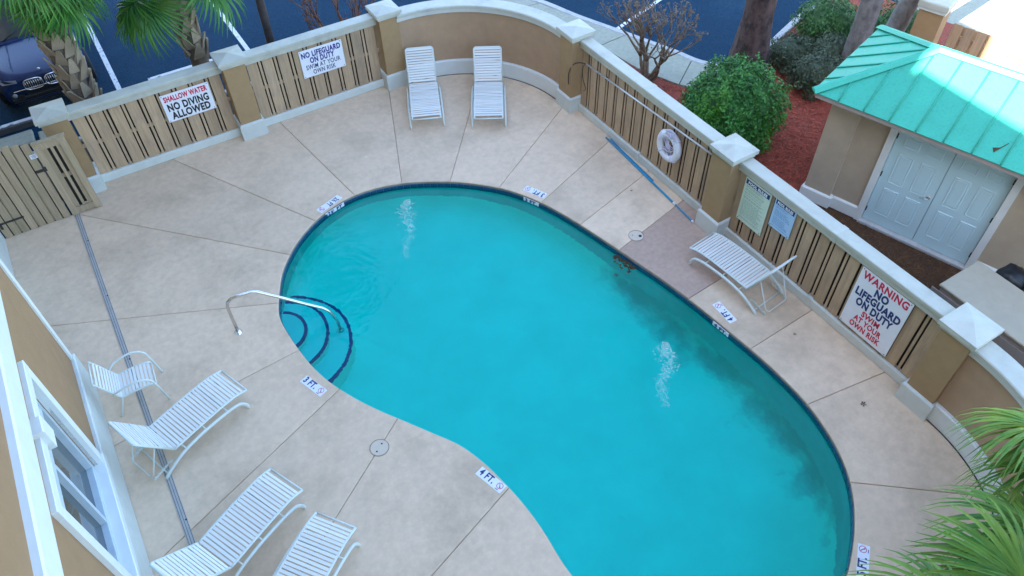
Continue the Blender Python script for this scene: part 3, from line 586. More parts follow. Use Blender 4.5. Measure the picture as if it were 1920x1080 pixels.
tile_marker(2.70, 11.05, '2½ FT', 'white waterline tile reading 2½ FT at the shallow end', .44); tile_marker(5.95, 9.25, '3 FT.', 'white waterline tile reading 3 FT. on the far curve', .34); tile_marker(6.85, 4.95, '4 FT.', 'white waterline tile reading 4 FT. on the fence side', .34)

# ================================================================== LOUNGERS AND CHAIR
strap_me = MB().box((0, 0, 0), (.041, .585, .006), None, .002).mesh('strap', 'strap')
def lounger(label, foot, joint, elev):
    foot = Vector(foot); joint = Vector(joint); d = (foot - joint).normalized(); rd = random.Random(int(foot.x * 100))
    t = thing('sun_lounger', label, 'sun lounger', (joint.x, joint.y, 0), math.atan2(d.y, d.x), 'white strap sun loungers')
    prof = smooth_open([(0, 0, .325), (.3, 0, .345), (.7, 0, .36), (1.0, 0, .355), (1.14, 0, .33), (1.27, 0, .285)], 5)
    for s in (-1, 1): MB().tube([p + Vector((0, s * .295, 0)) for p in prof], .019, 8, .8).build('seat_rail', 'frame', t)
    MB().tube([(1.27, -.295, .285), (1.27, .295, .285)], .015, 8).build('foot_bar', 'frame', t)
    be = R(elev); bd = Vector((-math.cos(be), 0, math.sin(be))); j = Vector((0, 0, .33)); BL = .74
    br = [j + bd * .01 + Vector((0, -.295, 0)), j + bd * (BL - .03) + Vector((0, -.295, 0)), j + bd * BL + Vector((0, -.265, 0)), j + bd * BL + Vector((0, .265, 0)), j + bd * (BL - .03) + Vector((0, .295, 0)), j + bd * .01 + Vector((0, .295, 0))]
    MB().tube(br, .019, 8, .9).build('back_frame', 'frame', t)
    k = 0.03
    while k < 1.245:                                           # seat straps
        x = k; z = .36
        for a, b in zip(prof, prof[1:]):
            if a.x <= x <= b.x: z = a.z + (b.z - a.z) * (x - a.x) / (b.x - a.x); sl = math.atan2(b.z - a.z, b.x - a.x)
        put('strap', strap_me, t, (x, rd.uniform(-.002, .002), z + .012), (rd.uniform(-.02, .02), -sl, rd.uniform(-.012, .012))); k += .0555
    k = .05
    while k < BL - .01:
        p = j + bd * k; put('strap', strap_me, t, (p.x + math.sin(be) * .013, 0, p.z + math.cos(be) * .013), (rd.uniform(-.02, .02), be, rd.uniform(-.012, .012))); k += .0545
    bow = smooth_open([(1.17, 0, 0.012), (1.15, 0, .09), (1.09, 0, .185), (.98, 0, .235), (.75, 0, .262), (.4, 0, .262), (.08, 0, .215), (-.16, 0, .11), (-.30, 0, .012)], 5)
    for s in (-1, 1): MB().tube([p + Vector((0, s * .352, 0)) for p in bow], .023, 8, 1.15).build('leg', 'frame', t)
    for x, z in ((.12, .25), (.48, .285), (.86, .275)): MB().tube([(x, -.352, z), (x, .352, z)], .011, 6).build('cross_bar', 'frame', t)
    MB().tube([(-.25, -.35, .05), (-.25, .35, .05)], .012, 6).build('cross_bar', 'frame', t)
    m = j + bd * .36; ang = .10 + .25 * math.sin(be)
    MB().tube([m + Vector((0, -.27, 0)), (-.40, -.25, .12), (-.44, -.20, .09), (-.44, .20, .09), (-.40, .25, .12), m + Vector((0, .27, 0))], .010, 6).build('back_support', 'frame', t)
    for s in (-1, 1):
        b = MB(); b.box((-.26, s * .27, .10), (.34, .012, .03), Matrix.Rotation(R(-14), 3, 'Y'))
        for q in range(5): b.box((-.16 - q * .06, s * .27, .135 - q * .014), (.022, .012, .04), Matrix.Rotation(R(20), 3, 'Y'))
        b.build('notched_bracket', 'frame', t)
    for s in (-1, 1):
        MB().disc((1.17, s * .352), .023, .02, 0.001, 10).build('foot_cap', 'frame', t); MB().disc((-.30, s * .352), .023, .02, 0.001, 10).build('foot_cap', 'frame', t)
    return t
lounger('white strap lounger before the curved wall, the one beside the pillar', (5.31, 12.27), (5.82, 13.42), 52)
lounger('white strap lounger before the curved wall, the one closer to the rescue pole', (6.40, 11.58), (7.03, 12.65), 51)
lounger('white strap lounger with upright back against the pool rules panel', (7.68, 6.46), (7.81, 5.17), 64)
lounger('white strap lounger with steep back standing across the drain beside the armchair', (-0.23, 7.95), (-1.40, 7.50), 59)
lounger('white strap lounger between two others, its back beside the hotel window', (-0.14, 5.96), (-1.28, 5.42), 41)
lounger('white strap lounger by the near 4 FT. marker, farthest from the armchair', (0.19, 5.04), (-0.81, 4.30), 41)

t = thing('armchair', 'white strap armchair with curved arms beside the hotel wall', 'chair', (-1.47, 8.70, 0), R(-4))
seatp = smooth_open([(-.22, 0, .36), (-.1, 0, .385), (.1, 0, .405), (.22, 0, .40), (.27, 0, .36)], 5); backp = smooth_open([(-.22, 0, .36), (-.29, 0, .50), (-.36, 0, .66), (-.45, 0, .84)], 5)
cs = MB().box((0, 0, 0), (.038, .44, .006), None, .002).mesh('strap', 'strap')
for s in (-1, 1):
    MB().tube([p + Vector((0, s * .23, 0)) for p in seatp], .014, 8).build('seat_rail', 'frame', t); MB().tube([p + Vector((0, s * .23, 0)) for p in backp], .014, 8).build('back_rail', 'frame', t)
    arm = smooth_open([(-.29, s * .25, .50), (-.18, s * .285, .58), (.0, s * .295, .635), (.14, s * .295, .63), (.24, s * .29, .55), (.285, s * .285, .36), (.31, s * .285, .15), (.33, s * .285, .012)], 5)
    MB().tube(arm, .016, 8, 1.0).build('arm', 'frame', t)
    MB().tube(smooth_open([(-.22, s * .235, .36), (-.27, s * .255, .24), (-.33, s * .26, .10), (-.37, s * .26, .012)], 4), .015, 8).build('leg', 'frame', t)
MB().tube([(-.45, -.23, .84), (-.45, .23, .84)], .014, 8).build('top_bar', 'frame', t); MB().tube([(.27, -.23, .36), (.27, .23, .36)], .013, 8).build('front_bar', 'frame', t)
for k in range(9): p = seatp[min(len(seatp) - 1, 1 + int(k * 2.2))]; put('strap', cs, t, (-.19 + k * .052, 0, p.z + .012), (0, 0, 0))
for k in range(9):
    u = (k + .6) / 9.6 * (len(backp) - 1); i = min(int(u), len(backp) - 2); p = backp[i].lerp(backp[i + 1], u - i); q = backp[i + 1] - backp[i]; put('strap', cs, t, (p.x + .012, 0, p.z), (0, math.atan2(-q.z, q.x), 0))

# ================================================================== SAFETY GEAR ON THE FENCE
t = thing('life_ring', 'white life ring with tangled rope hung on the wood panel', 'life ring', (8.30, 8.20, .93), 0)
n = 32; MB().tube([(0, .235 * math.cos(6.283 * i / n), .25 * math.sin(6.283 * i / n)) for i in range(n)], .075, 12, closed=True).build('ring', 'ring', t)
for k in range(4):
    a = R(45 + 90 * k); c = Vector((0, .235 * math.cos(a), .25 * math.sin(a))); rr = Vector((0, math.cos(a), math.sin(a)))
    MB().tube([c + rr * .079 * math.cos(q * .5236) + Vector((-.079 * math.sin(q * .5236), 0, 0)) for q in range(12)], .012, 6, closed=True).build('band', 'rope', t)
rd = random.Random(9)
for k in range(9):
    a = rd.random() * 6.28; b_ = a + rd.uniform(1.8, 4.2); pts = [(-.03, .17 * math.cos(a), .18 * math.sin(a)), (-.06, rd.uniform(-.08, .08), rd.uniform(-.1, .1)), (-.05, rd.uniform(-.08, .08), rd.uniform(-.1, .1)), (-.03, .17 * math.cos(b_), .18 * math.sin(b_))]
    MB().tube(smooth_open(pts, 5), .008, 5).build('rope', 'rope', t)
for k in range(7):
    c = Vector((-.07, rd.uniform(-.14, .02), .28 + rd.uniform(-.04, .06))); pts = [c + Vector((rd.uniform(-.02, .03), .09 * math.cos(q * .8), .06 * math.sin(q * .8) + rd.uniform(-.015, .015))) for q in range(8)]
    MB().tube(smooth_open(pts, 3), .010, 5).build('rope_coil', 'rope', t)
t = thing('rescue_pole', 'long aluminium rescue pole with dark crook hung along the wood panel', 'pole', (8.30, 9.0, 1.3))
MB().tube([(0, 1.86, -.03), (0, -1.84, .12)], .016, 8).build('shaft', 'alu', t)
MB().tube(smooth_open([(0, 1.84, -.03), (-.05, 1.98, -.05), (-.12, 2.12, -.14), (-.17, 2.20, -.36), (-.18, 2.19, -.62)], 5), .010, 6).build('crook', 'dark_metal', t)
MB().tube(smooth_open([(0, 1.86, -.03), (-.02, 1.93, -.14), (-.02, 1.92, -.36), (-.02, 1.84, -.5), (-.02, 1.80, -.58), (-.02, 1.86, -.66)], 5), .008, 6).build('hook', 'dark_metal', t)
for y in (1.2, -1.3): MB().box((.02, y, -.02 + .04 * (1.2 - y) / 1), (.05, .03, .05)).build('bracket', 'dark_metal', t)
t = thing('cleaning_pole', 'blue telescopic cleaning pole lying along the foot of the wood panel', 'pole', (8.2, 8.5, .025))
a, b2 = Vector((.06, 1.48, .0)), Vector((-.12, -1.44, .0)); q = b2 - a
MB().tube([a, a + q * .80], .019, 8).build('tube', 'blue_pole', t); MB().tube([a + q * .80, a + q * .985], .015, 8).build('tube', 'blue_pole', t)
MB().tube([a + q * .79, a + q * .815], .024, 8).build('collar', 'sign', t); MB().tube([a + q * .985, b2], .018, 8).build('tip', 'sign', t)
MB().tube([a + Vector((.045, -.1, 0)), a + q * .55 + Vector((.045, 0, 0))], .012, 8).build('tube', 'blue_pole', t)

# ================================================================== GROUND BEYOND THE FENCES
def sheet(name, poly, z0, z1, m, kind='structure', bev=0.0):
    if area(poly) < 0: poly = poly[::-1]
    return tag(MB().prism(poly, z0, z1, bev).build(name, m), kind=kind)
FAR = [(9.3, 17.2), (10.15, 15.75), (10.56, 14.45), (10.94, 13.42), (11.23, 12.63), (11.53, 11.8), (11.74, 11.1), (12.15, 10.62)]
NEAR = [(11.35, 9.9), (10.83, 10.6), (10.45, 11.6), (10.29, 12.97), (9.75, 14.3), (8.9, 15.6), (8.3, 16.6)]
# sidewalk in slabs
walk = tag(bpy.data.objects.new('sidewalk', None), kind='structure'); col.objects.link(walk)
fl = [p[:2] for p in FAR]; nl = NEAR[::-1]
def poly_at(pl, t): u = t * (len(pl) - 1); i = min(int(u), len(pl) - 2); return lerp2(pl[i], pl[i + 1], u - i)
ts = [0, .17, .33, .5, .66, .82, 1.0]
for a, b in zip(ts, ts[1:]):
    poly = [poly_at(nl, a + (b - a) * k / 4) for k in range(5)] + [poly_at(fl, b + (a - b) * k / 4) for k in range(5)]
    if area(poly) < 0: poly = poly[::-1]
    MB().prism(inset(poly, .008), -.11, -.01, .01).build('slab', 'walk', walk)
def strip(name, pts, w, z0, z1, m, kind='structure'):
    P = smooth_open([(p[0], p[1], 0) for p in pts], 4); l = []; r = []
    for i, p in enumerate(P):
        d = (P[min(i + 1, len(P) - 1)] - P[max(i - 1, 0)]).normalized(); l.append((p.x, p.y)); r.append((p.x - d.y * w, p.y + d.x * w))
    vs = []
    for a, b in zip(l, r): c = lerp2(a, b, .12); d = lerp2(a, b, .88); vs += [(*a, z0), (*a, z1 - .02), (*c, z1), (*d, z1), (*b, z1 - .02), (*b, z0)]
    fs = [(i * 6 + j, i * 6 + j + 1, (i + 1) * 6 + j + 1, (i + 1) * 6 + j) for i in range(len(P) - 1) for j in range(5)] + [(0, 1, 2, 3, 4, 5), tuple(len(vs) - 6 + k for k in range(6))]
    return tag(MB().add(vs, fs).build(name, m), kind=kind)
strip('kerb', FAR[:-1] + [(12.15, 10.62), (12.6, 10.42), (13.02, 10.45), (13.56, 10.65), (14.54, 11.02), (15.59, 11.34), (17.5, 11.7), (20, 11.8)], .16, -.125, .0, 'kerb')
BED = [(8.5, 12.2), (8.5, 2.3), (8.24, 2.03), (7.9, .78), (6.99, -.14), (6.0, -.5), (3, -.8), (3, -6), (24, -6), (24, 3), (19, 5.5), (18, 9.3), (17.6, 11.65), (15.59, 11.32), (14.54, 11.0), (13.56, 10.63), (13.02, 10.42), (12.6, 10.40), (12.1, 10.55), (11.35, 9.9), (10.83, 10.6), (10.45, 11.6), (10.29, 12.97), (9.75, 14.3), (8.9, 15.6), (8.3, 16.6), (7.2, 16.6), (7.2, 14.0)]
sheet('mulch_bed', BED, -.13, -.045, 'mulch')
sheet('driveway', [(18.05, 3.0), (40, 3.0), (40, 14), (18.05, 14)], -.125, -.112, 'walk')
sheet('planting_strip', [(-2.6, 14.45), (6.6, 14.45), (7.4, 16.0), (-2.6, 16.0)], -.13, -.06, 'soil'); strip('kerb', [(7.6, 16.0), (3, 16.0), (-2.6, 16.0)], -.14, -.125, -.0, 'kerb')
def pip(p, poly):
    c = False
    for i in range(len(poly)):
        a, b = poly[i], poly[(i + 1) % len(poly)]
        if (a[1] > p[1]) != (b[1] > p[1]) and p[0] < (b[0] - a[0]) * (p[1] - a[1]) / (b[1] - a[1]) + a[0]: c = not c
    return c
rd = random.Random(21)
def litter(name, label, region, n, lmin, lmax, wd, m, z, keep):
    b = MB(); x0, x1, y0, y1 = region; k = 0
    while k < n:
        x, y = rd.uniform(x0, x1), rd.uniform(y0, y1)
        if not keep(x, y): k += 1; continue
        a = rd.random() * 6.28; l = rd.uniform(lmin, lmax) / 2; w = wd * rd.uniform(.6, 1.4) / 2; ca, sa = math.cos(a), math.sin(a); e = rd.uniform(.004, .022); q = rd.uniform(-.01, .02)
        b.add([(x - l * ca - w * sa, y - l * sa + w * ca, z + e), (x + l * ca - w * sa, y + l * sa + w * ca, z + e + q), (x + l * ca + w * sa, y + l * sa - w * ca, z + e + q * .8), (x - l * ca + w * sa, y - l * sa - w * ca, z + e * .8)], [(0, 1, 2, 3)]); k += 1
    tag(b.build(name, m), label, 'mulch', kind='stuff')
DD = Vector((.29, -.957)).normalized(); NN = Vector((-DD.y, DD.x)); C1 = Vector((9.9, 6.68))
def shed_uv(x, y): p = Vector((x, y)) - C1; return p.dot(DD), p.dot(NN)
def straw(x, y): u, v = shed_uv(x, y); return u > .2 - .5 * math.sin(x * 3) and v < .6
litter('mulch_chips', 'red wood chip mulch covering the planting bed', (8.6, 15.5, 5.5, 12.5), 15000, .03, .09, .018, 'mulch_chip', -.045, lambda x, y: pip((x, y), BED) and not straw(x, y))
litter('pine_straw', 'brown pine straw lying before the shed doors', (8.6, 12.0, 0.5, 7.2), 12000, .06, .16, .008, 'straw_chip', -.043, lambda x, y: pip((x, y), BED) and straw(x, y))
b = MB(); b.add([(8.6, 6.7, -.04), (8.6, 1, -.04), (12.2, 1, -.04), (11.2, 5, -.04), (10.6, 6.6, -.04), (9.9, 6.95, -.04), (9.2, 6.9, -.04)], [tuple(range(7))[::-1]]); 
tag(b.build('straw_ground', mat('straw_soil', (0.085, 0.042, 0.02), .95, .5, 26, (0.05, 0.03, 0.02), 1.5, .45, .7, .8, 1.0, 60)), kind='structure')
# parking lines and wheel stops
for (x0, y0, x1, y1, lb) in ((0.13, 16.4, 0.13, 22.5, 'white parking line between the blue car and the empty stall'), (3.19, 16.4, 3.17, 22.5, 'white parking line rising from behind the no lifeguard panel'), (11.05, 13.45, 16.0, 15.0, 'white parking line starting at the kerb behind the curved wall')):
    d = Vector((x1 - x0, y1 - y0)); n = Vector((-d.y, d.x)).normalized() * .055
    tag(MB().add([(x0 - n.x, y0 - n.y, -.115), (x1 - n.x, y1 - n.y, -.115), (x1 + n.x, y1 + n.y, -.115), (x0 + n.x, y0 + n.y, -.115)], [(0, 1, 2, 3)[::-1]]).build('parking_line', 'line'), lb, 'marking', 'parking lines')
for (x0, x1, y, lb) in ((-2.6, -.5, 17.35, 'concrete wheel stop in front of the blue car'), (.78, 2.5, 17.45, 'concrete wheel stop between the two palms'), (3.86, 5.65, 17.22, 'concrete wheel stop behind the bare tree')):
    t = thing('wheel_stop', lb, 'wheel stop', ((x0 + x1) / 2, y, -.12), 0, 'wheel stops')
    MB().box((0, 0, .07), (x1 - x0, .17, .14), None, .01).build('block', 'stop_shade', t); MB().box((0, .01, .149), (x1 - x0 - .01, .10, .018), None, .004).build('painted_top', 'line', t)
for (x, y, w, h, lb) in ((-2.2, 16.75, .75, .5, 'pale concrete pad beyond the gate'), (-1.62, 16.6, .22, .42, 'small pale concrete block beyond the gate')):
    tag(MB().box((x, y, -.06), (w, h, .11), None, .02).build('concrete_pad', 'walk'), lb, 'pad', 'pale pads beyond the gate')

# ================================================================== SHED
S = thing('pool_shed', 'tan stucco shed with teal metal hip roof and white double doors', 'shed', (C1.x, C1.y, -.03), math.atan2(DD.y, DD.x))
LEN, DEP, EZ, RZ = 6.4, 2.6, 2.40, 3.06; hd = DEP / 2
def sb(name, x0, x1, y0, y1, z0, z1, m, bev=0.0, par=None): return MB().box(((x0 + x1) / 2, (y0 + y1) / 2, (z0 + z1) / 2), (x1 - x0, y1 - y0, z1 - z0), None, bev).build(name, m, par or S)
sb('wall', .28, 1.29, .44, 2.25, 0, EZ - .06, 'stucco_shed'); sb('wall', 3.35, LEN - .3, .441, 2.25, 0, EZ - .06, 'stucco_shed'); sb('wall', 1.29, 3.35, .70, 2.25, 0, EZ - .061, 'stucco_shed'); sb('lintel', 1.29, 3.35, .442, .7, 2.20, EZ - .062, 'stucco_shed')
sb('pilaster', .24, .74, .36, .9, 0, EZ - .065, 'stucco_shed', .006)
sb('plinth', .20, .79, .315, .94, 0, .27, 'white_clean', .02); sb('plinth', .79, 1.27, .395, .6, 0, .265, 'white_clean', .02); sb('plinth', 3.37, LEN - .26, .395, .6, 0, .265, 'white_clean', .02)
sb('door_trim', 1.27, 1.385, .39, .6, 0, 2.24, 'white_clean', .008); sb('door_trim', 3.255, 3.37, .39, .6, 0, 2.24, 'white_clean', .008); sb('door_trim', 1.385, 3.255, .391, .6, 2.13, 2.24, 'white_clean', .008)
sb('threshold', 1.35, 3.29, .36, .7, -.01, .055, 'kerb', .01)
for k in range(2):
    x0 = 1.395 + k * .93; x1 = x0 + .92; D = sb('door', x0, x1, .455, .50, .065, 2.12, 'door', .003)
    for cx in (x0 + .27, x1 - .27):
        for (z0, z1) in ((.28, .86), (.98, 1.60), (1.74, 1.94)):
            b = MB(); w = .13
            for q, (ins, yy) in enumerate(((0, .456), (.012, .444), (.03, .452), (.05, .446))): b.v += [(cx - w + ins, yy, z0 + ins), (cx + w - ins, yy, z0 + ins), (cx + w - ins, yy, z1 - ins), (cx - w + ins, yy, z1 - ins)]
            for q in range(3): b.f += [(4 * q + i, 4 * q + (i + 1) % 4, 4 * q + 4 + (i + 1) % 4, 4 * q + 4 + i) for i in range(4)]
            b.f.append((12, 13, 14, 15)); b.sm = [False] * len(b.f); b.build('panel', 'door', D)
    hx = x0 + .03 if k == 0 else x1 - .03
    for z in (.3, 1.1, 1.9): MB().box((x0 + .004 if k == 0 else x1 - .004, .452, z), (.02, .02, .1)).build('hinge', 'dark_metal', D)
    if k == 0:
        hn = MB(); hn.tube([(x1 - .07, .45, 1.02), (x1 - .07, .40, 1.02), (x1 - .08, .385, 1.02), (x1 - .19, .385, 1.015)], .012, 8); hn.lathe([(0, .01), (.03, .008), (.033, 0)], 14, (0, 0, 0)); 
        n0 = len(hn.v) - 42
        for i in range(n0, len(hn.v)): v = hn.v[i]; hn.v[i] = (x1 - .07 + v[0], .452 - v[2], 1.02 + v[1])
        hn.build('handle', 'steel', D)
roof = MB().add([(.0, 0, EZ), (LEN, 0, EZ), (LEN, DEP, EZ), (0, DEP, EZ), (hd, hd, RZ), (LEN - hd, hd, RZ)], [(0, 1, 5, 4), (1, 2, 5), (2, 3, 4, 5), (3, 0, 4), (3, 2, 1, 0)]).build('roof', 'fascia', S)
b = MB(); b.box((LEN / 2, .02, EZ - .055), (LEN - .06, .06, .10)); b.box((.02, DEP / 2, EZ - .055), (.06, DEP - .06, .098)); b.box((LEN / 2, DEP - .02, EZ - .055), (LEN - .06, .06, .096)); b.build('fascia', 'fascia', roof)
MB().box((LEN / 2, DEP / 2, EZ - .035), (LEN - .1, DEP - .1, .03)).build('soffit', 'fascia', roof)
slope = (RZ - EZ) / hd
def clip(poly, f):                                         # keep f>=0
    out = []
    for i in range(len(poly)):
        a, c = poly[i], poly[(i + 1) % len(poly)]; fa, fc = f(a), f(c)
        if fa >= 0: out.append(a)
        if (fa > 0 > fc) or (fa < 0 < fc): out.append(lerp2(a, c, fa / (fa - fc)))
    return out
rdp = random.Random(3)
def roof_face(to3, length, pit, left_hip, right_hip):
    """u along the eave, v up the slope in plan (0..hd)"""
    n = int(math.ceil(length / pit)); seam = []
    for i in range(n):
        u0, u1 = i * pit + .004, min(length, (i + 1) * pit) - .004; e = -.03 - rdp.uniform(0, .012)
        pl = [(u0, e), (u1, e), (u1, hd), (u0, hd)]
        if left_hip: pl = clip(pl, lambda p: p[0] - p[1] + .0)
        if right_hip: pl = clip(pl, lambda p: (length - p[0]) - p[1])
        if len(pl) < 3: continue
        b = MB(); n_ = len(pl); lo = [to3(p, .004) for p in pl]; hi = [to3(p, .014) for p in pl]
        b.add(lo + hi, [tuple(range(n_))[::-1], tuple(n_ + k for k in range(n_))] + [(k, (k + 1) % n_, n_ + (k + 1) % n_, n_ + k) for k in range(n_)]); b.build('roof_panel', 'roof', roof)
    for i in range(1, n):
        u = i * pit; top = hd
        if left_hip: top = min(top, u)
        if right_hip: top = min(top, length - u)
        if top < .05: continue
        p0, p1 = Vector(to3((u, -.035), .028)), Vector(to3((u, top - .02), .028)); MB().tube([p0, p1], .014, 4).build('seam', 'roof', roof)
roof_face(lambda p, h: (p[0], p[1], EZ + p[1] * slope + h), LEN, .425, True, True)
roof_face(lambda p, h: (p[1], DEP - p[0], EZ + p[1] * slope + h), DEP, .433, True, True)
roof_face(lambda p, h: (LEN - p[0], DEP - p[1], EZ + p[1] * slope + h), LEN, .425, True, True)
for (a, c) in (((-.02, -.02, EZ), (hd, hd, RZ)), ((-.02, DEP + .02, EZ), (hd, hd, RZ)), ((hd, hd, RZ), (LEN - hd, hd, RZ))):
    a, c = Vector(a), Vector(c); d = (c - a).normalized(); sd = d.cross(Vector((0, 0, 1))).normalized(); up = Vector((0, 0, 1)); dr = .032 if abs(d.z) > .1 else .045
    q = [(sd * -.095 - up * (dr - .04)), (sd * -.03 + up * .055), (sd * .03 + up * .055), (sd * .095 - up * (dr - .04))]
    MB().add([a + x for x in q] + [c + x for x in q], [(0, 1, 5, 4), (1, 2, 6, 5), (2, 3, 7, 6), (0, 3, 2, 1), (4, 5, 6, 7), (3, 0, 4, 7)]).build('hip_cap', 'roof', roof)
tag(MB().add([(11.06 + .0, 4.02, 2.545), (11.03, 3.98, 2.54), (10.80, 4.03, 2.44), (10.86, 4.10, 2.47)], [(0, 1, 2, 3)]).build('twig_litter', 'leaf_brown'), 'brown pine twig caught on the teal roof seam', 'twig')

# ---- utility cabinet and cart behind the fence
t = thing('utility_cabinet', 'large taupe utility cabinet with pale top behind the warning sign', 'cabinet', (9.95, 1.75, -.045))
MB().box((0, 0, .50), (.86, 3.0, 1.0), None, .01).build('body', 'cabinet_side', t); MB().box((0, 0, 1.02), (.92, 3.06, .05), None, .012).build('top', 'cabinet', t)
for y in (1.15, .15, -.85): MB().box((-.434, y, .48), (.012, .94, .84), None, .006).build('door', 'cabinet_side', t)
MB().box((-.444, .65, .55), (.01, .006, .84)).build('seam', 'ink_soft', t)
for y in (.55, -.3): MB().lathe([(0, .03), (.03, .028), (.034, 0)], 12).build('knob', 'black', t, (-.44, y, .82), (0, R(-90), 0))
t = thing('garden_cart', 'dark heap of bag and brown cushion on a grey tube frame by the shed', 'cart', (10.78, 2.62, -.045))
def lump(c, r, seed, m, name, par):
    b = bmesh.new(); bmesh.ops.create_icosphere(b, subdivisions=3, radius=1); rr = random.Random(seed); ph = [rr.random() * 6 for _ in range(6)]
    for v in b.verts:
        k = 1 + .14 * math.sin(4 * v.co.x + ph[0]) * math.sin(5 * v.co.y + ph[1]) + .08 * math.sin(9 * v.co.z + ph[2] + 5 * v.co.x); v.co = Vector((v.co.x * r[0] * k + c[0], v.co.y * r[1] * k + c[1], v.co.z * r[2] * k + c[2]))
    me = bpy.data.meshes.new(name); b.to_mesh(me); b.free(); me.polygons.foreach_set('use_smooth', [True] * len(me.polygons)); me.materials.append(MT[m]); return put(name, me, par)
lump((-.05, .22, .70), (.24, .24, .34), 1, 'black', 'bag', t); lump((.12, -.2, .84), (.24, .27, .2), 2, 'brown', 'cushion', t); lump((0, -.1, .35), (.26, .4, .3), 3, 'black', 'bag', t)
for (x0, y0) in ((-.3, .0), (-.26, -.28)): MB().tube([(x0, y0, 0.0), (x0 + .04, y0, .72), (x0 + .3, y0 - .05, .78)], .016, 8).build('tube', 'alu', t)

# ---- dumpster enclosure far behind the shed
t = thing('stucco_pillar', 'tan stucco gate pillar standing behind the teal roof', 'pillar', (15.05, 8.02, -.05), math.atan2(DD.y, DD.x))
MB().box((0, 0, .95), (.5, .5, 1.9), None, .006).build('shaft', 'stucco', t); MB().prism([(-.3, -.3), (.3, -.3), (.3, .3), (-.3, .3)], 1.86, 2.0, .03).build('cap', 'white_cap', t); MB().box((0, 0, 1.83), (.56, .56, .08)).build('neck', 'white', t)
t = thing('fence_panel', 'tan board fence of the enclosure behind the shed roof', 'fence', (15.22, 7.62, -.05), math.atan2(DD.y, DD.x), 'enclosure fence')
for i in range(14):
    MB().box((.10 + i * .24, rdp.uniform(-.005, .005), .78), (.185, .022, 1.56 + rdp.uniform(-.03, .03)), None, .004).build('board', 'wood', t)
    MB().box((.22 + i * .24, .05, .78), (.07, .02, 1.5)).build('slat', 'wood', t)
for z in (.35, 1.3): MB().box((1.7, .028, z), (3.4, .03, .08)).build('rail', 'wood', t)

# ================================================================== PLANTS
def leaf_cloud(n, c, r, size, seed, bump=.12, inner=.55, flat=1.0, needle=False, zmin=0.0):
    rd = random.Random(seed); b = MB(); ph = [rd.random() * 6.28 for _ in range(8)]
    V = []; F = []
    for i in range(n):
        z = rd.uniform(-.75, 1); a = rd.random() * 6.2832; q = math.sqrt(1 - z * z); d = Vector((q * math.cos(a), q * math.sin(a), z))
        k = 1 + bump * (math.sin(3 * a + ph[0] + 2 * z) * math.cos(4 * z + ph[1]) + .7 * math.sin(7 * a + ph[2]) * math.sin(6 * z + ph[3]) + .5 * math.sin(13 * a + ph[4] + 9 * z))
        s = rd.uniform(inner, 1.0) ** .45 * k * (1 + (rd.random() < .05) * rd.uniform(0, .08))
        p = Vector((c[0] + d.x * r[0] * s, c[1] + d.y * r[1] * s, max(zmin, c[2] + d.z * r[2] * s)))
        nrm = (d + Vector((rd.gauss(0, .55), rd.gauss(0, .55), rd.gauss(.25, .5)))).normalized(); t = nrm.cross(Vector((rd.gauss(0, 1), rd.gauss(0, 1), rd.gauss(0, 1)))).normalized(); bt = nrm.cross(t)
        l = size * rd.uniform(.65, 1.35); w = l * (.12 if needle else .48); o = len(V)
        V += [p - t * l, p + bt * w + nrm * l * .12, p + t * l, p - bt * w + nrm * l * .12]; F.append((o, o + 1, o + 2, o + 3))
    b.v = [tuple(v) for v in V]; b.f = F; b.sm = [False] * len(F); return b
def bush(name, label, loc, r, n, size, m, seed, group, stems=9, bump=.10):
    t = thing(name, label, 'bush', loc, 0, group); rd = random.Random(seed)
    leaf_cloud(n, (0, 0, r[2] * .86), r, size, seed, bump).build('foliage', m, t)
    lump((0, 0, r[2] * .80), (r[0] * .74, r[1] * .74, r[2] * .72), seed, m, 'inner_foliage', t)
    b = MB()
    for k in range(stems):
        a = rd.random() * 6.28; e = Vector((math.cos(a) * r[0] * .6, math.sin(a) * r[1] * .6, r[2] * rd.uniform(.9, 1.4))); b.tube([(math.cos(a) * .08, math.sin(a) * .08, -.02), e * .5 + Vector((0, 0, .05)), e], [.02, .014, .006], 5)
    b.build('stems', 'twig', t)
    return t
bush('round_bush', 'big round clipped green bush behind the life ring panel', (10.28, 8.62, -.04), (1.06, 1.0, .95), 13000, .038, 'bush', 5, 'clipped bushes', bump=.115)
bush('shrub', 'dense dark green shrub by the kerb between the trunks', (14.75, 10.2, -.04), (.74, .7, .62), 5000, .036, 'shrub', 8, 'shrubs by the kerb', bump=.14)
bush('shrub', 'grey green twiggy shrub at the edge of the red mulch by the kerb', (13.42, 9.98, -.04), (.62, .5, .36), 3000, .034, 'shrub_grey', 9, 'shrubs by the kerb', bump=.2)
bush('shrub', 'grey green shrub in front of the leaning grey trunk', (13.15, 8.95, -.04), (.62, .55, .46), 3600, .034, 'shrub_grey', 10, 'shrubs by the kerb', bump=.2)
bush('shrub', 'olive low shrub between the dark green shrub and the red mulch', (14.2, 9.5, -.04), (.55, .5, .4), 2600, .034, 'shrub_grey', 12, 'shrubs by the kerb', bump=.2)
bush('shrub', 'dark green shrub behind the peak of the teal roof', (15.9, 9.15, -.04), (.75, .65, .55), 4200, .036, 'shrub', 11, 'shrubs by the kerb', bump=.14)
bush('shrub', 'small dark shrub at the outer foot of the curved wall pillar', (9.35, 11.9, -.04), (.32, .3, .28), 1300, .03, 'shrub_grey', 15, 'shrubs by the kerb', bump=.2)

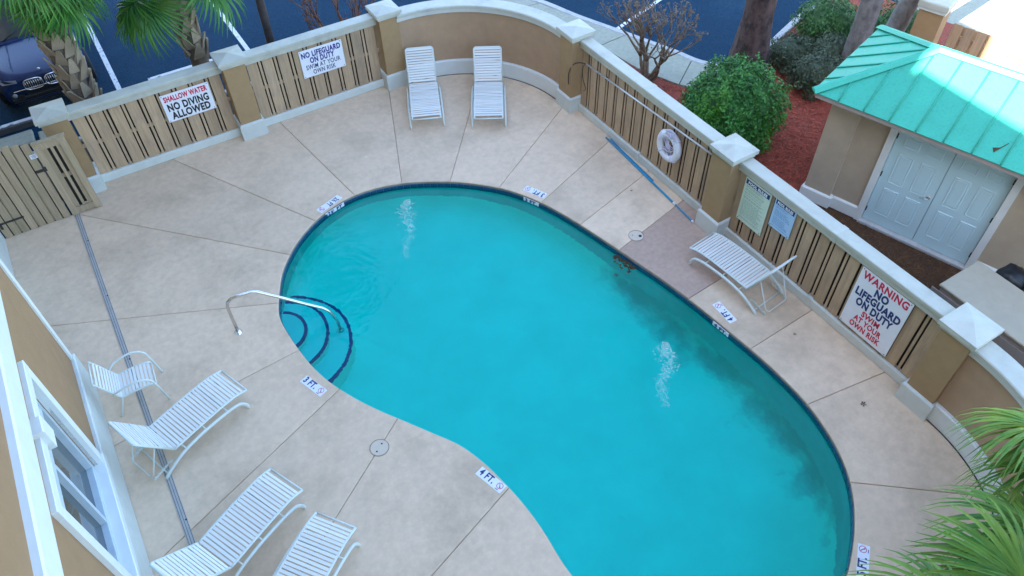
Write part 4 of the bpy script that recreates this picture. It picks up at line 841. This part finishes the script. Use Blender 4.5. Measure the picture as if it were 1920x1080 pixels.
def trunk_mesh(h, r0, r1, lean=(0, 0), seed=0, seg=14, rough=.06):
    rd = random.Random(seed); path = []; rs = []; n = 16
    for i in range(n + 1):
        t = i / n; path.append((lean[0] * t * h + .03 * math.sin(t * 5 + seed), lean[1] * t * h + .03 * math.cos(t * 4 + seed), -.1 + t * (h + .1))); rs.append((r0 + (r1 - r0) * t) * (1 + .35 * math.exp(-t * 18)) * (1 + rd.uniform(-rough, rough)))
    return MB().tube(path, rs, seg)
def pine(label, x, y, h, r0, lean, m, seed, crown, group='tall trees behind the shed'):
    t = thing('pine_tree', label, 'tree', (x, y, -.045), 0, group); trunk_mesh(h, r0, r0 * .5, lean, seed).build('trunk', m, t)
    rd = random.Random(seed); top = Vector((lean[0] * h, lean[1] * h, h)); lb = MB(); cl = MB()
    for k in range(crown):
        a = k * 2.4 + seed; hh = h * rd.uniform(.76, 1.0); o = Vector((lean[0] * hh, lean[1] * hh, hh)); e = o + Vector((math.cos(a), math.sin(a), .25)) * rd.uniform(.9, 2.2); lb.tube([o, (o + e) / 2 + Vector((0, 0, .1)), e], [.06, .04, .015], 5)
        c = leaf_cloud(300, e, (.7, .7, .42), .11, seed * 31 + k, .2, .2, needle=True, zmin=4); cl.add(c.v, c.f)
    lb.build('limbs', m, t); cl.build('crown', 'shrub', t); return t
pine('thick dark pine trunk rising from the red mulch by the kerb', 12.42, 10.33, 11.0, .36, (0, 0), 'bark', 2, 14)
pine('straight grey trunk beside the corner of the teal roof', 14.25, 8.98, 10.0, .235, (.0, .0), 'bark_grey', 3, 8)
pine('leaning grey trunk crossing behind the teal roof corner', 15.0, 8.85, 10.0, .22, (.13, -.09), 'bark_grey', 4, 8)
t = thing('slim_tree', 'slim dark bare trunk standing behind the no lifeguard panel', 'tree', (3.30, 15.55, -.06)); trunk_mesh(6.0, .10, .07, (0, 0), 6, 10).build('trunk', 'darkwood', t)
c = leaf_cloud(1500, (0, 0, 6.6), (1.3, 1.3, 1.0), .09, 77, .2, .2); c.build('crown', 'shrub', t)

def bare_tree(name, label, loc, m, stems, h, spread, seed, depth=4):
    t = thing(name, label, 'tree', loc, 0, 'leafless ornamental trees'); rd = random.Random(seed); tips = []
    def grow(b, p, d, l, r, k):
        n = 4; pts = [p]; rs = [r]; q = Vector(p)
        for i in range(n):
            d = (d + Vector((rd.gauss(0, .13), rd.gauss(0, .13), rd.gauss(.04, .06)))).normalized(); q = q + d * l / n; pts.append(q.copy()); rs.append(r * (1 - .38 * (i + 1) / n))
        b.tube(pts, rs, 6)
        if k <= 0: tips.append(q); return
        for j in range(2 if rd.random() < .72 else 3):
            ax = Vector((rd.gauss(0, 1), rd.gauss(0, 1), rd.gauss(0, .3))); nd = (d + ax.normalized() * rd.uniform(.28, .55)).normalized(); grow(b, q, nd, l * rd.uniform(.58, .8), r * .62, k - 1)
    for s in range(stems):
        a = 6.283 * s / stems + rd.uniform(-.3, .3); b = MB(); d = Vector((math.cos(a) * spread, math.sin(a) * spread, 1)).normalized(); grow(b, Vector((math.cos(a) * .07, math.sin(a) * .07, -.05)), d, h * .42, .052, depth); b.build('stem', m, t)
    b = MB()
    for p in tips:
        for q in range(3): o = p + Vector((rd.gauss(0, .03), rd.gauss(0, .03), rd.gauss(.02, .03))); s_ = rd.uniform(.012, .026); b.add([o + Vector((s_, 0, 0)), o + Vector((0, s_, 0)), o + Vector((-s_, 0, 0)), o + Vector((0, -s_, 0)), o + Vector((0, 0, s_)), o - Vector((0, 0, s_))], [(0, 1, 4), (1, 2, 4), (2, 3, 4), (3, 0, 4), (1, 0, 5), (2, 1, 5), (3, 2, 5), (0, 3, 5)])
    tag(b.build('seed_pods', m, t), kind='stuff'); return t
bare_tree('bare_tree', 'leafless multi stemmed tree in the mulch by the sidewalk', (10.25, 11.15, -.045), 'twig', 7, 1.65, .23, 12)
bare_tree('bare_tree', 'leafless reddish tree behind the no lifeguard panel', (5.02, 15.75, -.06), 'twig_red', 5, 1.7, .30, 14)

# ---- palms
def frond_mesh(m, seed, n=36, rad=.95, fan=112, droop=.45, pet=.9):
    rd = random.Random(seed); b = MB(); V = []; F = []
    for i in range(n):
        th = R(-fan + 2 * fan * i / (n - 1) + rd.uniform(-1.5, 1.5)); l = rad * (.72 + .28 * math.cos(th * .75)) * rd.uniform(.9, 1.06); w = (.030 if n < 40 else .023) * rad / .95 * rd.uniform(.85, 1.2); d = Vector((math.cos(th), math.sin(th), 0)); sd = Vector((-d.y, d.x, 0)); o = len(V); ns = 6; dr = droop * rd.uniform(.7, 1.4)
        for s in range(ns + 1):
            t = s / ns; p = d * l * (t - .06 * t ** 3) + Vector((0, 0, .10 * math.sin(t * 2.2) * abs(math.cos(th)) - dr * l * t ** 2.6 * .75)); wd = w * (1.0 if t < .15 else 1) * (math.sin(min(1, t * 1.6 + .25) * 1.57)) * (1 - t ** 3) + .0015
            V += [p + sd * wd, p - Vector((0, 0, wd * .55)), p - sd * wd]
        for s in range(ns):
            a = o + 3 * s; F += [(a, a + 1, a + 4, a + 3), (a + 1, a + 2, a + 5, a + 4)]
    b.v = [tuple(v) for v in V]; b.f = F; b.sm = [False] * len(F)
    pt = smooth_open([(-pet, 0, -.18 * pet), (-pet * .5, 0, -.02), (0, 0, .0), (.2 * rad, 0, .04)], 4); b.tube(pt, [.022 - .016 * i / (len(pt) - 1) for i in range(len(pt))], 5); return b.mesh('frond', m)
def hang_matrix(hub, direction, roll=0.0):
    x = Vector(direction).normalized(); z = Vector((0, 0, 1)); y = z.cross(x).normalized(); z = x.cross(y); m = Matrix((x, y, z)).transposed() @ Matrix.Rotation(roll, 3, 'X'); return m.to_euler()
def palm(label, loc, h, r, fronds, boots, seed, smooth_h=0.6, group='fan palms'):
    t = thing('fan_palm', label, 'palm', loc, 0, group); rd = random.Random(seed); tb = trunk_mesh(h, r, r * 1.05, (0, 0), seed, 16, .03); tb.build('trunk', 'trunk', t)
    bm_ = MB()
    bm_.add([(-.11, 0, 0), (.11, 0, 0), (.075, .05, .20), (-.075, .05, .20), (-.03, .11, .40), (.03, .11, .40), (.09, -.06, .02), (-.09, -.06, .02), (.06, .02, .2), (-.06, .02, .2), (.03, .075, .40), (-.03, .075, .40)],
            [(0, 1, 2, 3)[::-1], (3, 2, 5, 4)[::-1], (6, 7, 9, 8)[::-1], (8, 9, 11, 10)[::-1], (1, 6, 8, 2), (2, 8, 10, 5), (7, 0, 3, 9), (9, 3, 4, 11), (4, 5, 10, 11)])
    bme = bm_.mesh('boot', 'boot')
    for k in range(boots):
        z = smooth_h + (h - smooth_h - .1) * k / boots; a = k * 2.39996; o = put('boot', bme, t, ((r + .015) * math.cos(a), (r + .015) * math.sin(a), z), (rd.uniform(-.12, .1), rd.uniform(-.25, .25), a - math.pi / 2)); s = rd.uniform(.85, 1.15); o.scale = (s * 1.05, s, s * .9)
    for (me, hub, direc, roll, sc) in fronds:
        o = put('frond', me, t, hub, hang_matrix(hub, direc, roll)); o.scale = (sc, sc, sc)
    return t
FD = [frond_mesh('palm', s, 34, .95, 105, .5) for s in (1, 2)]; FL = [frond_mesh('palm_light', s, 46, 1.0, 116, .5, 1.0) for s in (5, 6)]; FB = frond_mesh('palm_dry', 9, 20, .8, 80, .9)
def crown(h, seed, n, meshes, dr=(.1, .9), out=(.55, 1.0), sc=(.85, 1.1)):
    rd = random.Random(seed); L_ = []
    for k in range(n):
        a = k * 2.39996 + seed; e = dr[0] + (dr[1] - dr[0]) * (k / n); r_ = rd.uniform(*out); z = h + .25 + .45 * (.5 - e)
        L_.append((meshes[k % len(meshes)], (r_ * math.cos(a) * .8, r_ * math.sin(a) * .8, z), (math.cos(a), math.sin(a), .75 - 1.6 * e), rd.uniform(-.4, .4), rd.uniform(*sc)))
    return L_
cr1 = [f for f in crown(3.75, 1, 24, FD) if f[2][0] > -.25] + [(FD[0], (.42, -.30, 3.25), (.6, -.4, -.9), .2, .95), (FD[0], (.6, .1, 3.3), (.95, .1, -.7), .1, .95), (FD[1], (.02, -.25, 3.3), (.1, -.4, -.9), .1, .8)]
palm('fan palm with criss cross boots on its trunk in front of the blue car', (-.53, 15.5, -.06), 3.5, .215, cr1, 62, 3, .95)
cr2 = [f for f in crown(3.7, 4, 22, FD) if f[2][1] > -.5] + [(FD[1], (-.62, -.62, 2.95), (-.45, -.7, -.75), .1, 1.1), (FD[0], (.55, -.62, 3.0), (.5, -.7, -.8), -.2, 1.05), (FD[0], (-.75, -.25, 2.95), (-.85, -.35, -.7), .3, 1.05)]
palm('fan palm rising behind the pillar between the two lettered panels', (1.77, 15.5, -.06), 3.4, .18, cr2, 44, 5, 1.3)
cr3 = [(FL[0], (-1.50, 1.02, 2.95), (-.70, .68, -.05), .15, .98), (FL[1], (-.98, .90, 3.15), (-.30, .95, .12), -.2, .92), (FL[0], (.40, 1.72, 3.3), (-.62, .75, -.12), .5, .85), (FL[1], (.62, 1.6, 3.15), (-.55, .85, -.3), .3, .9), (FL[0], (.42, 1.45, 2.9), (-.7, .75, -.3), .5, .85), (FL[1], (-1.25, .55, 2.8), (-.95, .30, -.35), .3, 1.0),
       (FL[1], (-.75, .95, 2.85), (-.35, .9, -.25), .1, 1.0), (FL[0], (-.3, 1.15, 2.95), (-.1, .95, -.2), .2, .95), (FL[1], (-.9, .6, 2.7), (-.8, .5, -.4), -.2, 1.0), (FB, (-.95, .95, 2.65), (-.6, .7, -.6), .2, 1.0), (FB, (-.5, 1.1, 2.6), (-.2, .9, -.7), -.3, .9), (FB, (.4, 1.1, 2.65), (-.1, .9, -.7), .3, .9)] + crown(3.3, 8, 12, FL, (.0, .6), (.4, .8))
palm('fan palm with light green fronds leaning over the deep end of the pool', (5.9, -1.05, -.06), 3.2, .19, cr3, 30, 7, 1.0)

# ================================================================== CAR
CAR = thing('parked_car', 'dark blue sport utility car parked nose towards the pool fence', 'car', (-1.18, 17.68, -.12))
def loft(stations):
    b = MB(); k = None; vs = []
    for (y, pts) in stations:
        full = [(-x, y, z) for x, z in reversed(pts)] + [(x, y, z) for x, z in pts[1:]] if pts[0][0] == 0 else [(-x, y, z) for x, z in reversed(pts)] + [(x, y, z) for x, z in pts]
        k = len(full); vs += full
    n = len(stations); fs = [(i * k + j, i * k + j + 1, (i + 1) * k + j + 1, (i + 1) * k + j) for i in range(n - 1) for j in range(k - 1)]
    b.add(vs, fs, True); b.f += [tuple(range(k))[::-1], tuple((n - 1) * k + j for j in range(k))]; b.sm += [False, False]; return b
def sec(w, zt, zc, zb=.30): return [(0, zc), (w * .42, zc - .008), (w * .78, zt), (w * .93, zt - .07), (w, zt - .22), (w * .995, .62), (w * .95, .42), (w * .9, zb)]
body = loft([(0.02, [(0, .86), (.35, .855), (.62, .82), (.74, .78), (.80, .70), (.82, .6), (.80, .45), (.74, .34)]), (.10, sec(.86, .875, .92)), (.28, sec(.93, .935, .985)), (.6, sec(.965, .98, 1.03)), (1.0, sec(.985, 1.02, 1.065)), (1.38, sec(.99, 1.05, 1.095)), (2.0, sec(.99, 1.08, 1.10)), (3.4, sec(.99, 1.10, 1.12)), (4.3, sec(.98, 1.10, 1.12)), (4.7, sec(.94, 1.06, 1.09)), (4.85, sec(.86, .98, 1.0))]).build('body', 'car', CAR)
sub = body.modifiers.new('smooth', 'SUBSURF'); sub.levels = 2; sub.render_levels = 2
gh = MB(); base = [(.84, 1.32, 1.075), (.86, 2.0, 1.10), (.86, 3.6, 1.11), (.80, 4.62, 1.10)]; top = [(.60, 2.12, 1.66), (.64, 2.6, 1.735), (.64, 3.6, 1.735), (.58, 4.35, 1.68)]
vs = [(-x, y, z) for x, y, z in base] + [(x, y, z) for x, y, z in base] + [(-x, y, z) for x, y, z in top] + [(x, y, z) for x, y, z in top]
gh.add(vs, [(0, 4, 12, 8), (8, 12, 13, 9), (9, 13, 14, 10), (10, 14, 15, 11), (11, 15, 7, 3), (0, 8, 9, 1), (1, 9, 10, 2), (2, 10, 11, 3), (4, 5, 13, 12), (5, 6, 14, 13), (6, 7, 15, 14)], False); gh.build('cabin', 'car', CAR)
def quad(name, p, m, off, par=CAR):
    p = [Vector(q) for q in p]; n = (p[1] - p[0]).cross(p[3] - p[0]).normalized(); o = [q + n * off for q in p]; return MB().add([tuple(q) for q in p] + [tuple(q) for q in o], [(0, 1, 2, 3)[::-1], (4, 5, 6, 7), (0, 1, 5, 4), (1, 2, 6, 5), (2, 3, 7, 6), (3, 0, 4, 7)]).build(name, m, par)
ws = quad('windscreen', [(-.78, 1.385, 1.125), (.78, 1.385, 1.125), (.56, 2.08, 1.63), (-.56, 2.08, 1.63)], 'glass', .012)
for s in (-1, 1):
    a = [(.858 * s, 1.78, 1.14), (.862 * s, 3.0, 1.15), (.655 * s, 2.95, 1.68), (.625 * s, 2.30, 1.64)]; c = [(.862 * s, 3.08, 1.15), (.83 * s, 4.3, 1.15), (.62 * s, 4.1, 1.65), (.655 * s, 3.05, 1.68)]
    for q in (a, c): quad('side_window', q if s > 0 else q[::-1], 'glass', .012)
    m_ = MB(); m_.box((s * 1.02, 1.75, 1.16), (.22, .12, .14), None, .04); m_.build('wing_mirror', 'car', CAR)
    hl = MB(); hl.add([(s * .50, .03, .80), (s * .78, .10, .80), (s * .93, .34, .86), (s * .89, .34, .93), (s * .74, .12, .885), (s * .50, .045, .865)], [tuple(range(6)) if s > 0 else tuple(range(6))[::-1]]); 
    for v in range(6): x, y, z = hl.v[v]; hl.v[v] = (x, y - .035, z + .012)
    hl.build('headlight', 'lens', CAR)
    MB().box((s * .62, .02, .50), (.26, .05, .10), Matrix.Rotation(s * R(14), 3, 'Z'), .01).build('air_intake', 'black', CAR); MB().lathe([(0, .02), (.04, .018), (.05, 0)], 14).build('fog_lamp', 'lens', CAR, (s * .66, -.012, .56), (R(90), 0, 0))
    # kidney grille
    g = MB(); cx = s * .215; w_, h_ = .185, .115
    ol = [(cx + w_ * math.copysign(abs(math.cos(a)) ** .55, math.cos(a)), math.copysign(abs(math.sin(a)) ** .6, math.sin(a)) * h_) for a in [6.2832 * i / 28 for i in range(28)]]
    gp = lambda x, z: (x, -.045 + .10 * (x * x) + .16 * max(0, z) , .725 + z)
    fr = MB().tube([gp(x, z) for x, z in ol], .013, 6, closed=True).build('grille', 'chrome', CAR); MB().add([(*gp(x * .98 + cx * .02, z)[:1], gp(x, z)[1] + .02, gp(x, z)[2]) for x, z in ol], [tuple(range(28))]).build('mesh_back', 'black', fr)
    for q in range(8): x = cx - w_ * .82 + q * w_ * 1.64 / 7; MB().tube([gp(x, -h_ * .85), gp(x, 0), gp(x, h_ * .85)], .007, 5).build('bar', 'chrome', fr)
    for yy in (.88, 3.85):
        wr = thing('wheel', None, None, (0, 0, 0)); del_ = wr; bpy.data.objects.remove(wr)
        w1 = MB().lathe([(.21, -.12), (.33, -.125), (.365, -.09), (.37, 0), (.365, .09), (.33, .125), (.21, .12)], 28).build('wheel', 'tyre', CAR, (s * .88, yy, .37), (0, R(90), 0))
        rm = MB(); rm.lathe([(.0, .115), (.06, .11), (.07, .08), (.20, .07), (.245, .12), (.25, -.12)], 28)
        for q in range(5): a = 6.283 * q / 5; rm.box((.14 * math.cos(a), .14 * math.sin(a), .09), (.22, .045, .03), Matrix.Rotation(a, 3, 'Z'))
        rm.build('rim', 'alu', w1, None, None if s > 0 else (R(180), 0, 0))
bl = MB(); bl.box((0, .05, .43), (1.5, .12, .12), None, .03); bl.box((0, .02, .56), (.86, .05, .13), None, .02); bl.build('bumper_grille', 'black', CAR)
MB().box((0, -.012, .645), (1.30, .03, .02), None, .008).build('bumper_strip', 'chrome', CAR)
bd_ = MB().lathe([(0, .008), (.034, .007), (.04, 0)], 18).build('badge', 'chrome', CAR, (0, .135, .915), (R(62), 0, 0))
for k in range(4):
    b = MB(); b.add([(0, 0, .0095)] + [(.029 * math.cos(R(90 * k + q * 15)), .029 * math.sin(R(90 * k + q * 15)), .0092) for q in range(7)], [(0, i + 1, i + 2) for i in range(6)]); b.build('badge_quarter', 'blue_pole' if k % 2 else 'sign', bd_)
for s in (-.45, .1): MB().tube([(s, 1.36, 1.13), (s + .35, 1.50, 1.235)], .01, 5).build('wiper', 'black', CAR)
for x in (-.5, .5): MB().tube([(x, .3, 1.0), (x * .86, 1.3, 1.105)], .006, 4).build('hood_crease', 'car', CAR)
